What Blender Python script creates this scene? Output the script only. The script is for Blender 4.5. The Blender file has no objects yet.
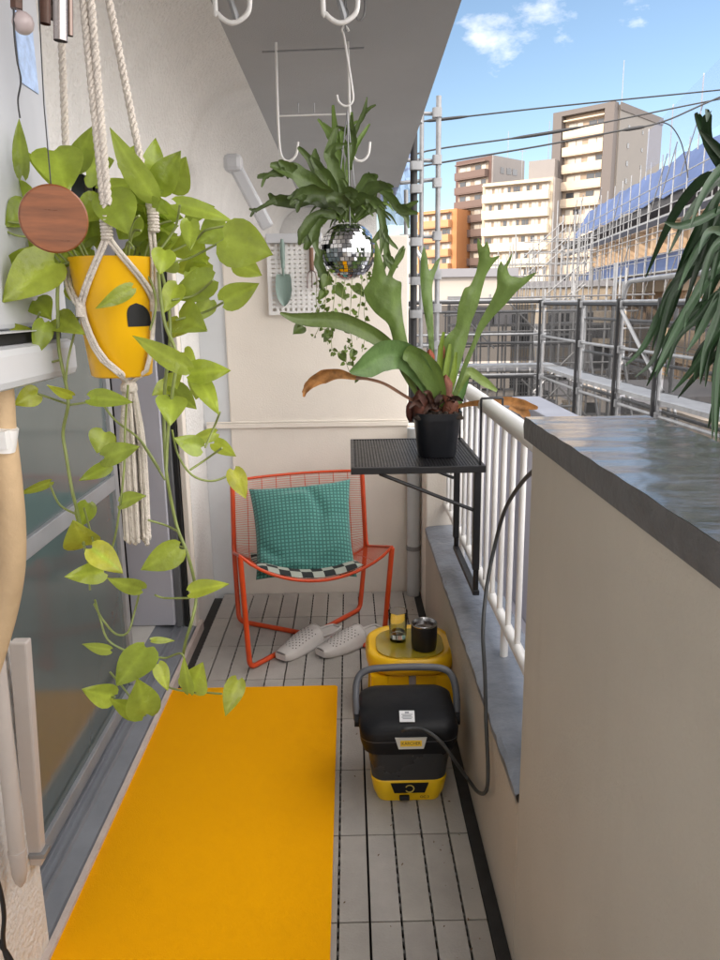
import bpy, math, random
from mathutils import Vector, Matrix
random.seed(7)
S = bpy.context.scene
C = S.collection
R = math.radians

# ------------------------------------------------------------------ camera maths
FPX = 760.0; TH = math.atan(177/760.0); PS = R(.70); RO = R(.8); EYE = 1.45
_r0 = Vector((math.cos(PS), -math.sin(PS), 0)); _fh = Vector((math.sin(PS), math.cos(PS), 0))
FW = math.cos(TH)*_fh - Vector((0, 0, math.sin(TH)))
_u0 = math.sin(TH)*_fh + Vector((0, 0, math.cos(TH)))
RT = math.cos(RO)*_r0 - math.sin(RO)*_u0
UP = math.sin(RO)*_r0 + math.cos(RO)*_u0
def at(px, py, Y=None, X=None, Z=None):
    """world point seen at photo pixel (px,py) on the plane Y=, X= or Z="""
    d = FW + RT*((px-360)/FPX) + UP*((480-py)/FPX)
    t = Y/d.y if Y is not None else X/d.x if X is not None else (Z-EYE)/d.z
    return Vector((d.x*t, d.y*t, EYE+d.z*t))

cam = bpy.data.cameras.new('camera'); co = bpy.data.objects.new('camera', cam); C.objects.link(co)
cam.sensor_fit = 'VERTICAL'; cam.sensor_height = 36; cam.lens = FPX/960*36
cam.clip_start = .05; cam.clip_end = 5000
m = Matrix((RT, UP, -FW)).transposed().to_4x4(); m.translation = (0, 0, EYE); co.matrix_world = m
S.camera = co

# ------------------------------------------------------------------ mesh builder
class M:
    def __init__(s): s.v = []; s.f = []; s.mi = []; s.c = {}
    def vert(s, p): s.v.append(tuple(p)); return len(s.v)-1
    def face(s, idx, mi=0): s.f.append(tuple(idx)); s.mi.append(mi)
    def poly(s, pts, mi=0): s.face([s.vert(p) for p in pts], mi)
    def box(s, a, b, mi=0):
        x0, y0, z0 = [min(a[i], b[i]) for i in range(3)]; x1, y1, z1 = [max(a[i], b[i]) for i in range(3)]
        o = len(s.v)
        s.v += [(x0,y0,z0),(x1,y0,z0),(x1,y1,z0),(x0,y1,z0),(x0,y0,z1),(x1,y0,z1),(x1,y1,z1),(x0,y1,z1)]
        for q in ((3,2,1,0),(4,5,6,7),(0,1,5,4),(1,2,6,5),(2,3,7,6),(3,0,4,7)): s.face([o+i for i in q], mi)
    def obox(s, c, ux, uy, uz, mi=0):
        """oriented box: centre and three half-axis vectors"""
        c = Vector(c); o = len(s.v)
        for k in (-1, 1):
            for i, j in ((-1,-1),(1,-1),(1,1),(-1,1)): s.v.append(tuple(c+i*ux+j*uy+k*uz))
        for q in ((3,2,1,0),(4,5,6,7),(0,1,5,4),(1,2,6,5),(2,3,7,6),(3,0,4,7)): s.face([o+i for i in q], mi)
    def grid(s, rows, mi=0, closed=False, tint=None):
        n = len(rows[0]); o = len(s.v)
        for r in rows: s.v += [tuple(p) for p in r]
        if tint:
            for i in range(o, len(s.v)): s.c[i] = tint
        for i in range(len(rows)-1):
            for j in range(n if closed else n-1):
                k = (j+1) % n
                s.face((o+i*n+j, o+i*n+k, o+(i+1)*n+k, o+(i+1)*n+j), mi)
        return o
    def tube(s, pts, r, n=8, mi=0, cap=True, tint=None):
        pts = [Vector(p) for p in pts]; k = len(pts)
        rr = r if isinstance(r, (list, tuple)) else [r]*k
        t0 = (pts[1]-pts[0]).normalized()
        a = t0.orthogonal().normalized(); rows = []
        for i in range(k):
            t = (pts[min(i+1, k-1)]-pts[max(i-1, 0)])
            t = t.normalized() if t.length > 1e-9 else t0
            a = (a-t*a.dot(t)); a = a.normalized() if a.length > 1e-6 else t.orthogonal().normalized()
            b = t.cross(a)
            rows.append([pts[i]+(a*math.cos(2*math.pi*j/n)+b*math.sin(2*math.pi*j/n))*rr[i] for j in range(n)])
        o = s.grid(rows, mi, True, tint)
        if cap:
            s.face([o+j for j in range(n)][::-1], mi); s.face([o+(k-1)*n+j for j in range(n)], mi)
    def lathe(s, c, prof, n=24, mi=0, caps=(True, True), sx=1, sy=1):
        c = Vector(c)
        rows = [[(c.x+sx*r*math.cos(2*math.pi*j/n), c.y+sy*r*math.sin(2*math.pi*j/n), c.z+z) for j in range(n)] for r, z in prof]
        o = s.grid(rows, mi, True)
        if caps[0]: s.face([o+j for j in range(n)][::-1], mi)
        if caps[1]: s.face([o+(len(prof)-1)*n+j for j in range(n)], mi)
    def rsec(s, secs, n=5, mi=0, caps=(True, True)):
        """stack of rounded rectangles: (cx, cy, z, hx, hy, r)"""
        rows = []
        for cx, cy, z, hx, hy, r in secs:
            row = []
            r = min(r, hx, hy)
            for q, (sx, sy) in enumerate(((1,1),(-1,1),(-1,-1),(1,-1))):
                for i in range(n):
                    a = math.pi/2*(q+i/(n-1))
                    row.append((cx+sx*(hx-r)+r*math.cos(a), cy+sy*(hy-r)+r*math.sin(a), z))
            rows.append(row)
        o = s.grid(rows, mi, True); k = len(rows[0])
        if caps[0]: s.face([o+j for j in range(k)][::-1], mi)
        if caps[1]: s.face([o+(len(rows)-1)*k+j for j in range(k)], mi)

WL = {}                                                             # world location of every object
def link(name, me, parent, loc):
    o = bpy.data.objects.new(name, me); C.objects.link(o)
    if parent:
        o.parent = parent; o.location = Vector(loc)-WL[parent]
    else: o.location = loc
    WL[o] = Vector(loc)
    return o
def thing(name, label, cat, loc, group=None):
    o = link(name, None, None, loc); o.empty_display_size = .1
    return tag(o, label, cat, group)
def tag(o, label, cat, group=None, kind=None):
    if label: o['label'] = label
    if cat: o['category'] = cat
    if group: o['group'] = group
    if kind: o['kind'] = kind
    return o
def build(mb, name, mats, parent=None, smooth=None, bevel=0, kind=None, loc=None):
    """turn a builder into ONE mesh object; vertices are in world space"""
    if not isinstance(mats, (list, tuple)): mats = [mats]
    if parent: o0 = WL[parent]
    elif loc is not None: o0 = Vector(loc)
    else:
        n = len(mb.v); o0 = Vector((sum(p[0] for p in mb.v)/n, sum(p[1] for p in mb.v)/n, min(p[2] for p in mb.v)))
    me = bpy.data.meshes.new(name)
    me.from_pydata([(p[0]-o0.x, p[1]-o0.y, p[2]-o0.z) for p in mb.v], [], mb.f)
    for mm in mats: me.materials.append(mm)
    me.polygons.foreach_set('material_index', mb.mi)
    if mb.c:
        ca = me.color_attributes.new('tint', 'FLOAT_COLOR', 'POINT')
        for i in range(len(mb.v)):
            t = mb.c.get(i, (1, 1, 1)); ca.data[i].color = (t[0], t[1], t[2], 1)
    me.validate(); me.update()
    if smooth is not None:
        me.polygons.foreach_set('use_smooth', [True]*len(me.polygons))
        me.set_sharp_from_angle(angle=R(smooth))
    o = link(name, me, parent, o0)
    if bevel:
        b = o.modifiers.new('bevel', 'BEVEL'); b.width = bevel; b.segments = 2; b.limit_method = 'ANGLE'; b.angle_limit = R(40)
    if kind: o['kind'] = kind
    return o
def text_mesh(mb, body, origin, ux, uy, size, mi=0, depth=.0008):
    """lettering as geometry: origin = centre of the word, ux/uy = reading and up directions"""
    cu = bpy.data.curves.new('lettering', 'FONT'); cu.body = body; cu.size = 1; cu.align_x = 'CENTER'; cu.align_y = 'CENTER'; cu.extrude = .01
    ob = bpy.data.objects.new('lettering', cu); C.objects.link(ob)
    dg = bpy.context.evaluated_depsgraph_get(); me = bpy.data.meshes.new_from_object(ob.evaluated_get(dg))
    xs = [v.co.x for v in me.vertices]; w = max(xs)-min(xs); k = size/w
    ux = Vector(ux).normalized(); uy = Vector(uy).normalized(); n = ux.cross(uy); o = len(mb.v)
    for v in me.vertices: mb.v.append(tuple(Vector(origin)+ux*v.co.x*k+uy*v.co.y*k+n*(v.co.z*8*depth+depth*.3)))
    for p in me.polygons: mb.face([o+i for i in p.vertices], mi)
    bpy.data.objects.remove(ob); bpy.data.meshes.remove(me); bpy.data.curves.remove(cu)
def copy_thing(root, delta, label=None):
    c = root.copy(); C.objects.link(c); c.location = Vector(root.location)+Vector(delta); WL[c] = WL[root]+Vector(delta)
    if label: c['label'] = label
    for ch in list(root.children):
        k = ch.copy(); C.objects.link(k); k.parent = c
        for g in list(ch.children):
            q = g.copy(); C.objects.link(q); q.parent = k
    return c
def catmull(pts, n=6):
    pts = [Vector(p) for p in pts]; out = []
    for i in range(len(pts)-1):
        p0 = pts[max(i-1, 0)]; p1 = pts[i]; p2 = pts[i+1]; p3 = pts[min(i+2, len(pts)-1)]
        for j in range(n):
            t = j/n
            out.append(.5*((2*p1)+(p2-p0)*t+(2*p0-5*p1+4*p2-p3)*t*t+(3*p1-p0-3*p2+p3)*t**3))
    out.append(pts[-1]); return out

# ------------------------------------------------------------------ materials
def mat(name, col, rough=.6, metal=0, noise=None, bump=None, spec=.5, tint=False, trans=0, coat=0, leaf=0, ior=None, alpha=None, stain=None, sheen=0):
    m = bpy.data.materials.new(name); m.use_nodes = True
    nt = m.node_tree; N = nt.nodes; L = nt.links; b = N['Principled BSDF']; out = N['Material Output']
    b.inputs['Base Color'].default_value = (*col, 1); b.inputs['Roughness'].default_value = rough
    b.inputs['Metallic'].default_value = metal; b.inputs['Specular IOR Level'].default_value = spec
    if trans: b.inputs['Transmission Weight'].default_value = trans
    if coat: b.inputs['Coat Weight'].default_value = coat; b.inputs['Coat Roughness'].default_value = .1
    if sheen: b.inputs['Sheen Weight'].default_value = sheen
    if ior: b.inputs['IOR'].default_value = ior
    tc = N.new('ShaderNodeTexCoord'); src = None
    def mixcol(fac, a, bcol, mode='MIX'):
        mx = N.new('ShaderNodeMix'); mx.data_type = 'RGBA'; mx.blend_type = mode
        for sock, val in ((mx.inputs[0], fac), (mx.inputs[6], a), (mx.inputs[7], bcol)):
            if hasattr(val, 'links'): L.new(val, sock)
            elif isinstance(val, tuple): sock.default_value = (*val, 1)
            else: sock.default_value = val
        return mx.outputs[2]
    if noise:
        sc, am = noise[0], noise[1]
        nz = N.new('ShaderNodeTexNoise'); nz.inputs['Scale'].default_value = sc; nz.inputs['Detail'].default_value = 6; nz.inputs['Roughness'].default_value = .6
        L.new(tc.outputs['Object'], nz.inputs['Vector'])
        if len(noise) > 2:
            mp = N.new('ShaderNodeMapping'); mp.inputs['Scale'].default_value = noise[2]
            L.new(tc.outputs['Object'], mp.inputs['Vector']); L.new(mp.outputs[0], nz.inputs['Vector'])
        rp = N.new('ShaderNodeMapRange'); rp.inputs[1].default_value = .3; rp.inputs[2].default_value = .7
        L.new(nz.outputs['Fac'], rp.inputs[0])
        lo = tuple(max(0, c*(1-am)) for c in col); hi = tuple(min(1, c*(1+am)) for c in col)
        src = mixcol(rp.outputs[0], lo, hi)
        r2 = N.new('ShaderNodeMapRange'); r2.inputs[3].default_value = max(.02, rough-.12); r2.inputs[4].default_value = min(1, rough+.12)
        L.new(nz.outputs['Fac'], r2.inputs[0]); L.new(r2.outputs[0], b.inputs['Roughness'])
    if stain:
        sc, scol, th = stain[:3]; stv = stain[3] if len(stain) > 3 else (1, 1, .35)
        nz = N.new('ShaderNodeTexNoise'); nz.inputs['Scale'].default_value = sc; nz.inputs['Detail'].default_value = 8; nz.inputs['Distortion'].default_value = .6
        mp = N.new('ShaderNodeMapping'); mp.inputs['Scale'].default_value = stv; mp.inputs['Location'].default_value = (3.1, 1.7, .4)
        L.new(tc.outputs['Object'], mp.inputs['Vector']); L.new(mp.outputs[0], nz.inputs['Vector'])
        rp = N.new('ShaderNodeMapRange'); rp.inputs[1].default_value = th; rp.inputs[2].default_value = th+.2; rp.inputs[4].default_value = .6
        L.new(nz.outputs['Fac'], rp.inputs[0])
        src = mixcol(rp.outputs[0], src if src else col, scol)
    if tint:
        at_ = N.new('ShaderNodeAttribute'); at_.attribute_name = 'tint'
        src = mixcol(1.0, src if src else col, at_.outputs['Color'], 'MULTIPLY')
    if src: L.new(src, b.inputs['Base Color'])
    if bump:
        nb = N.new('ShaderNodeTexNoise'); nb.inputs['Scale'].default_value = bump[0]; nb.inputs['Detail'].default_value = 5
        L.new(tc.outputs['Object'], nb.inputs['Vector'])
        if len(bump) > 2:
            mp = N.new('ShaderNodeMapping'); mp.inputs['Scale'].default_value = bump[2]
            L.new(tc.outputs['Object'], mp.inputs['Vector']); L.new(mp.outputs[0], nb.inputs['Vector'])
        bp = N.new('ShaderNodeBump'); bp.inputs['Strength'].default_value = bump[1]; bp.inputs['Distance'].default_value = .01
        L.new(nb.outputs['Fac'], bp.inputs['Height']); L.new(bp.outputs[0], b.inputs['Normal'])
    if leaf:
        tr = N.new('ShaderNodeBsdfTranslucent')
        if src: L.new(src, tr.inputs['Color'])
        else: tr.inputs['Color'].default_value = (*col, 1)
        ms = N.new('ShaderNodeMixShader'); ms.inputs[0].default_value = leaf
        L.new(b.outputs[0], ms.inputs[1]); L.new(tr.outputs[0], ms.inputs[2]); L.new(ms.outputs[0], out.inputs['Surface'])
    if alpha is not None:
        tr = N.new('ShaderNodeBsdfTransparent'); ms = N.new('ShaderNodeMixShader'); ms.inputs[0].default_value = alpha
        L.new(tr.outputs[0], ms.inputs[1]); L.new(b.outputs[0], ms.inputs[2]); L.new(ms.outputs[0], out.inputs['Surface'])
    return m

PLASTER = mat('white_plaster', (.70,.69,.675), .85, noise=(6,.05), bump=(75,.9), stain=(1.3,(.52,.50,.47),.64))
CREAM = mat('cream_render', (.74,.685,.615), .8, noise=(3,.05), bump=(130,.12), stain=(1.1,(.58,.52,.45),.62))
PARA = mat('beige_render', (.495,.462,.408), .82, noise=(3.5,.05), bump=(150,.16), stain=(6,(.43,.39,.335),.60,(1,1,.12)))
LOWW = mat('low_wall_render', (.50,.455,.395), .82, noise=(2.5,.07), bump=(90,.2), stain=(1.6,(.34,.30,.26),.58))
SOFFIT = mat('grey_soffit', (.37,.372,.38), .9, noise=(1.2,.07), bump=(200,.2))
COPING = mat('coping_membrane', (.075,.074,.078), .17, noise=(14,.35,(.5,1,1)), bump=(36,.42,(.45,1,1)), spec=.9, coat=.6)
COPEDGE = mat('coping_edge', (.11,.11,.115), .6, noise=(25,.2), bump=(60,.3))
LEDGE = mat('ledge_coating', (.19,.21,.25), .4, noise=(9,.3), bump=(40,.35), stain=(12,(.34,.35,.38),.6))
TILE = mat('deck_tile', (.385,.362,.338), .55, noise=(7,.12), bump=(160,.2), tint=True, stain=(4,(.22,.205,.19),.58))
GAP = mat('dark_gap', (.035,.033,.032), .9, noise=(20,.3))
GAPCLIP = mat('grey_clip', (.16,.155,.15), .8)
MATY = mat('yellow_felt', (.98,.435,.001), .95, noise=(1.2,.035), bump=(420,.3), spec=.1, stain=(3,(.88,.37,.001),.66))
ALU = mat('grey_aluminium', (.33,.34,.36), .42, .35, noise=(10,.1))
ALUD = mat('dark_aluminium', (.15,.155,.165), .45, .3, noise=(10,.1))
SILL = mat('blue_grey_sill', (.23,.245,.275), .38, .25, noise=(6,.14), bump=(30,.05))
LILAC = mat('pale_lilac_panel', (.47,.47,.53), .55, noise=(3,.05))
RUBBER = mat('black_rubber', (.005,.005,.006), .7, noise=(30,.2))
GLASS = mat('door_glass', (.085,.11,.112), .06, spec=.5, ior=1.75, noise=(1.5,.12))
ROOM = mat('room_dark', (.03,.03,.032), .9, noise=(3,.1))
FLOORW = mat('pale_threshold', (.55,.53,.50), .6, noise=(4,.08))
WHITE = mat('white_paint', (.74,.73,.72), .4, noise=(8,.04))
HEATER = mat('white_enamel', (.52,.53,.56), .35, noise=(2.5,.05))
STEEL = mat('galvanised_steel', (.27,.275,.285), .5, .5, noise=(12,.2))
SIDEMARK = None
BLACKM = mat('black_metal', (.006,.006,.008), .42, .0, noise=(40,.2))
ORANGE = mat('orange_powdercoat', (.60,.065,.012), .4, noise=(15,.1))
ROPE = mat('cotton_rope', (.62,.56,.50), .9, noise=(60,.1), bump=(300,.5))
POTY = mat('yellow_plastic', (.80,.44,.004), .35, noise=(4,.05))
POTHOS = mat('pothos_leaf', (.325,.415,.06), .24, noise=(28,.22), tint=True, leaf=.46, bump=(70,.25), stain=(30,(.44,.52,.15),.66))
VINE = mat('vine_stem', (.20,.24,.07), .5, noise=(40,.2))
STAG = mat('staghorn_frond', (.125,.19,.048), .45, noise=(30,.16,(1,1,.4)), tint=True, leaf=.22, bump=(90,.2))
SOIL = mat('dark_soil', (.03,.02,.014), .95, noise=(60,.4), bump=(80,1))
SHIELD = mat('brown_shield_frond', (.13,.045,.022), .7, noise=(20,.4), bump=(40,.4))
# ------------------------------------------------------------------ world, sun
SKY = .093
AZ = (-.80, -.60); EL = R(24)
W = bpy.data.worlds.new('World'); S.world = W; W.use_nodes = True
nt = W.node_tree; N = nt.nodes; L = nt.links; bg = N['Background']
sky = N.new('ShaderNodeTexSky'); sky.sky_type = 'NISHITA'; sky.sun_disc = False
sky.sun_elevation = EL; sky.sun_rotation = math.atan2(AZ[0], AZ[1]); sky.air_density = 1.0; sky.dust_density = .25; sky.ozone_density = 1.4
tc = N.new('ShaderNodeTexCoord')
nz = N.new('ShaderNodeTexNoise'); nz.inputs['Scale'].default_value = 9; nz.inputs['Detail'].default_value = 8; nz.inputs['Roughness'].default_value = .62
mp = N.new('ShaderNodeMapping'); mp.inputs['Scale'].default_value = (1, 1, 1.9); L.new(tc.outputs['Generated'], mp.inputs['Vector']); L.new(mp.outputs[0], nz.inputs['Vector'])
prev = None
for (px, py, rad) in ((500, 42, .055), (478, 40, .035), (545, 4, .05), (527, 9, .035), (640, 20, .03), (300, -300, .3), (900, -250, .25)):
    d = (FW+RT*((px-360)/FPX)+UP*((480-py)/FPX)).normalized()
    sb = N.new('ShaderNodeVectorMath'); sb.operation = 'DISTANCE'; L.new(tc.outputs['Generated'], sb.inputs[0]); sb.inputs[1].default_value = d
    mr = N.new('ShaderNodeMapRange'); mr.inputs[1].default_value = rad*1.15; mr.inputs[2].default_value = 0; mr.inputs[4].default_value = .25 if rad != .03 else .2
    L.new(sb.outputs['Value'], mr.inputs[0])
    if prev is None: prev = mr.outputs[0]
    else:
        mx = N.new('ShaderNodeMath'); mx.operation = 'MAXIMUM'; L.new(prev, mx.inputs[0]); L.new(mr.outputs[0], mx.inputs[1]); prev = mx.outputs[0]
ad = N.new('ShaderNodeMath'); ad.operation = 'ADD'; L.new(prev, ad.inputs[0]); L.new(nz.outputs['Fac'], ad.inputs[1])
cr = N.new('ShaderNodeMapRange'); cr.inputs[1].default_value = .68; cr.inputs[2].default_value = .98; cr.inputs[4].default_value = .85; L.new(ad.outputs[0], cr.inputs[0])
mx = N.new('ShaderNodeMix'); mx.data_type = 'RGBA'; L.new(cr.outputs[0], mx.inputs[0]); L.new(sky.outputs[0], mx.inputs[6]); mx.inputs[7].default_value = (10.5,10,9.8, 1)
# bright clouds added outside the clear view, to brighten and whiten the shaded balcony
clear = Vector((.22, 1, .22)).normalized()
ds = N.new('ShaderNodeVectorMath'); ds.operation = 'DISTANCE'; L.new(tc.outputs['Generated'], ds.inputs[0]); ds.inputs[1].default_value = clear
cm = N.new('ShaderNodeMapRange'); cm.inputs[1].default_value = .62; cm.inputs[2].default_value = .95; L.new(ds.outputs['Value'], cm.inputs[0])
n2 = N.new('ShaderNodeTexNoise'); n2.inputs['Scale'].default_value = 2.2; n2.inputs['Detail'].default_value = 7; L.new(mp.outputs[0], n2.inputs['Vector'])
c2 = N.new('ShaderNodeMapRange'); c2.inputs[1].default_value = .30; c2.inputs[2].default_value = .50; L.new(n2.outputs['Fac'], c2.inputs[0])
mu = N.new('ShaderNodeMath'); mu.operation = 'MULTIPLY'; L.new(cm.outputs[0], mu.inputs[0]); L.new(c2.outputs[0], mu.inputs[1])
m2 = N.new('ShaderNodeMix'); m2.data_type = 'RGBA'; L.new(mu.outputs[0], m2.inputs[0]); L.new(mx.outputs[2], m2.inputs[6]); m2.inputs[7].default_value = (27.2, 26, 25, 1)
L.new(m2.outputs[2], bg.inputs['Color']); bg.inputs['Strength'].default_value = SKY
sl = bpy.data.lights.new('sun', 'SUN'); sl.energy = 2.0; sl.angle = R(.5); sl.color = (1, .84, .66)
so = bpy.data.objects.new('sun', sl); C.objects.link(so); so.location = (-20, -20, 30)
so.rotation_euler = Vector((-AZ[0]*math.cos(EL), -AZ[1]*math.cos(EL), -math.sin(EL))).to_track_quat('-Z', 'Y').to_euler()
S.view_settings.view_transform = 'Standard'; S.view_settings.look = 'None'; S.view_settings.exposure = 1.02; S.view_settings.gamma = 1
S.view_settings.use_curve_mapping = False
S.render.engine = 'CYCLES'
S.cycles.max_bounces = 8; S.cycles.diffuse_bounces = 5; S.cycles.glossy_bounces = 4; S.cycles.transparent_max_bounces = 16

# ------------------------------------------------------------------ the setting
YB = 3.69; XW = .346; XH = -.715
g = M(); g.poly([(-1500,-1500,-6),(1500,-1500,-6),(1500,1500,-6),(-1500,1500,-6)])
build(g, 'ground', mat('city_ground', (.17,.165,.16), .9, noise=(.08,.25), bump=(3,.2)), kind='structure')
# balcony floor: dark slab and the click-together deck tiles
f = M(); f.box((-.72,-3,-.2), (.56,3.9,-.028), 1)
x = -.052-.077*11
xs = []
k = -9
while True:
    x0 = .028+.0765*k
    if x0 > .30: break
    xs.append((x0, k)); k += 1
y0 = 1.539-.3065*9
rows = [y0+.3065*i for i in range(19)]
for x0, k in xs:
    a, b = max(x0+.0028, -.698), min(x0+.0765-.0028, .31)
    if b-a < .01: continue
    for yy in rows:
        y1 = min(yy+.3065-.002, YB-.004)
        if y1-yy < .02 or yy > YB: continue
        t = random.uniform(.90, 1.06); tt = (t, t*random.uniform(.985,1.0), t*random.uniform(.96,1.0))
        o = len(f.v); f.box((a, yy+.002, -.02), (b, y1, 0), 0)
        for i in range(o, len(f.v)): f.c[i] = tt
        if k % 4 != 0:
            for q in range(9):
                cy = yy+.018+q*.0335; f.box((x0-.0029, cy, -.02), (x0+.0029, cy+.011, -.006), 2)
build(f, 'floor', [TILE, GAP, GAPCLIP], kind='structure', bevel=.0012)
# ceiling slab (soffit of the balcony above)
c = M()
pl = [(-.44,-4), (.265,-4), (.375,2.62), (.455,7.95), (-.44,7.95)]
o = len(c.v)
for z in (2.38, 2.60): c.v += [(p[0], p[1], z) for p in pl]
c.face([4,3,2,1,0]); c.face([5,6,7,8,9])
for i in range(5): j = (i+1) % 5; c.face((i, j, 5+j, 5+i))
build(c, 'ceiling', SOFFIT, kind='structure')

# house: wall, haunch, sliding door
H = thing('house', 'white stucco house wall with the glass sliding door along the left of the balcony', 'house wall', (XH, 2.4, 0))
w = M()
w.box((XH-.2,-12,-6), (XH,1.48,5.8)); w.box((XH-.2,3.30,-6), (XH,8,5.8)); w.box((XH-.2,1.48,1.99), (XH,3.30,5.8)); w.box((XH-.2,1.48,-6), (XH-.004,3.30,-.002))
# coved haunch between wall and soffit
ys = [-4+.5*i for i in range(24)]+[7.95]
prof = [(XH+.003,1.80), (XH+.010,1.98), (XH+.03,2.10), (XH+.075,2.22), (XH+.14,2.31), (XH+.22,2.36), (XH+.30,2.379), (XH+.30,2.5), (XH+.003,2.5)]
prof = [(p.x, p.y) for p in catmull([(a_, b_, 0) for a_, b_ in prof[:7]], 6)]+prof[7:]
w.grid([[(p[0], y, p[1]) for p in prof] for y in ys])
w.box((XH-9,-12,5.5),(XH-.21,8,5.8)); w.box((XH-.1,7.955,-6),(.30,8.05,2.6))
build(w, 'wall', PLASTER, H, smooth=50)
r = M()                                                             # dark room behind the glass
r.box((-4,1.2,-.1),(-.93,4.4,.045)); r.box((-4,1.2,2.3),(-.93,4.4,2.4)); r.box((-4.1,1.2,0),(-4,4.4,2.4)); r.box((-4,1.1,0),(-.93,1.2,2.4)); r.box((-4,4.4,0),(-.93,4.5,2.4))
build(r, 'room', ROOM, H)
th = M(); th.box((-1.5,2.3,.046),(-.885,3.2,.058)); build(th, 'threshold', FLOORW, H)
s = M()                                                             # stepped aluminium sill, extruded along the opening
pr = [(-.70,-.028),(-.70,.020),(-.716,.022),(-.718,.012)]
s.grid([[(a, y, z) for a, z in pr] for y in (1.0, 3.32)], 1)
pr = [(-.718,.010),(-.722,.026),(-.765,.034),(-.768,.046),(-.774,.046),(-.776,.036),(-.796,.038),(-.798,.052),(-.804,.052),(-.806,.042),(-.822,.044),(-.90,.058)]
s.grid([[(a, y, z) for a, z in pr] for y in (1.49, 3.30)], 0)
s.poly([(a, 1.49, z) for a, z in pr]+[(-.90,1.49,0),(-.718,1.49,0)])
build(s, 'sill', [SILL, mat('pink_mortar', (.50,.42,.38), .85, noise=(12,.1), bump=(120,.3))], H, smooth=20)
d = link('sliding_door', None, H, (-.82, 1.5, .05))
b_ = M(); X0, X1 = -.842, -.812
b_.box((X0,1.49,.050),(X1,2.60,.095)); b_.box((X0,1.49,1.87),(X1,2.60,1.90)); b_.box((X0,2.562,.096),(X1,2.600,1.869)); b_.box((X0,1.49,.096),(X1,1.52,1.869)); b_.box((X0,1.521,.835),(X1,2.561,.885))
build(b_, 'frame', ALU, d, bevel=.002)
p_ = M(); p_.box((-.831,1.515,.09),(-.825,2.565,.837)); p_.box((-.831,1.515,.883),(-.825,2.565,1.875)); build(p_, 'pane', GLASS, d)
st = M(); st.box((X0-.012,2.601,.055),(X1-.004,2.611,1.895)); build(st, 'rubber_strip', RUBBER, d)
j = M(); j.box((-.985,3.17,.060),(-.796,3.24,1.90)); build(j, 'jamb_panel', LILAC, H, bevel=.003)
j = M(); j.box((-.794,3.19,.04),(-.765,3.26,1.90)); build(j, 'door_jamb', ALUD, H, bevel=.002)
j = M(); j.box((-.762,3.215,.03),(-.745,3.28,1.90)); build(j, 'rubber_seal', RUBBER, H)
j = M(); j.box((-.742,3.235,.022),(XH-.001,3.299,1.985)); j.box((-.985,3.29,-.002),(-.744,3.299,1.985)); build(j, 'reveal', CREAM, H, bevel=.004)
j = M(); j.box((-.90,1.482,1.905),(-.735,3.23,1.985)); j.box((-.734,1.482,1.885),(-.722,3.23,1.9)); build(j, 'door_head', ALUD, H, bevel=.003)
j = M(); j.box((-.90,1.46,.03),(-.72,1.488,1.90)); build(j, 'near_jamb', ALU, H)

# partition at the end of the balcony
pw = thing('partition_wall', 'cream partition wall closing the far end of the balcony', 'wall', (-.15, YB, -.03))
a = M(); a.box((-.585,YB,-.2),(.286,YB+.1,1.755)); build(a, 'wall', CREAM, pw, bevel=.006)
a = M(); a.box((-.70,YB-.012,.862),(.286,YB-.001,.884)); a.box((-.70,YB-.007,.886),(.286,YB-.001,.894)); build(a, 'moulding', CREAM, pw, bevel=.002)
a = M(); a.box((-.714,YB+.012,-.2),(-.586,YB+.09,1.752)); build(a, 'corner_filler', mat('pale_blue_filler', (.60,.62,.64), .6, noise=(4,.06)), pw)
a = M(); a.box((.287,YB+.02,-.2),(.346,YB+.10,.86)); a.box((.346,3.40,-.2),(.52,YB+.1,.875)); build(a, 'pillar', CREAM, pw, bevel=.008)
# near parapet
pp = thing('parapet', 'high beige parapet wall under a grey coping in the right foreground', 'parapet', (.45, .4, -.03))
a = M(); a.box((XW,-3,-.2),(.555,1.42,1.196)); build(a, 'wall', PARA, pp, bevel=.006)
a = M(); nx, ny = 14, 90
def capz(x, y): return 1.232+.0005*math.sin(23*y+3*math.sin(9*x))+.0006*math.sin(61*y+7*x+2*math.sin(5*y))
xx = [.337+(.575-.337)*i/nx for i in range(nx+1)]; yy = [-3+4.455*i/ny for i in range(60)]+[-.03+1.48*i/ny for i in range(ny+1)]
yy = sorted(set(yy)); yy = [y for y in yy if y <= 1.4501]
a.grid([[(x, y, capz(x, y)) for x in xx] for y in yy], 0)
for xe, fl in ((.337, 0), (.575, 1)):
    a.grid([[(xe, y, capz(xe, y)-.0005), (xe+(.002 if fl else -.002), y, 1.215), (xe, y, 1.190)] for y in yy], 1)
a.grid([[(x, yy[-1], capz(x, yy[-1])-.0005), (x, yy[-1]+.002, 1.215), (x, yy[-1], 1.190)] for x in xx], 1)
a.poly([(.337,-3,1.190),(.575,-3,1.190),(.575,yy[-1],1.190),(.337,yy[-1],1.190)], 1)
build(a, 'coping', [COPING, COPEDGE], pp, smooth=40)
# low wall with coated ledge under the railing
lw = thing('low_wall', 'low cream wall with a blue grey coated ledge under the railing', 'low wall', (.43, 2.4, -.03))
a = M(); a.box((XW,1.421,-.2),(.52,3.399,.405)); build(a, 'wall', LOWW, lw, bevel=.004)
a = M(); n = 60; ys = [1.4215+(3.398-1.4215)*i/n for i in range(n+1)]
rj = random.Random(3); jit = [rj.uniform(-.0025,.0025) for _ in ys]
a.grid([[(.346+jit[i]*.4-.003, y, .398), (.341+jit[i], y, .421), (.352+jit[i], y, .430), (.40, y, .434+jit[i]*.4), (.53, y, .440), (.53, y, .40)] for i, y in enumerate(ys)])
build(a, 'ledge', LEDGE, lw, smooth=35)
a = M(); a.box((.312,-3,-.029),(.345,3.68,.0)); build(a, 'base_gutter', GAP, lw)
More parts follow.
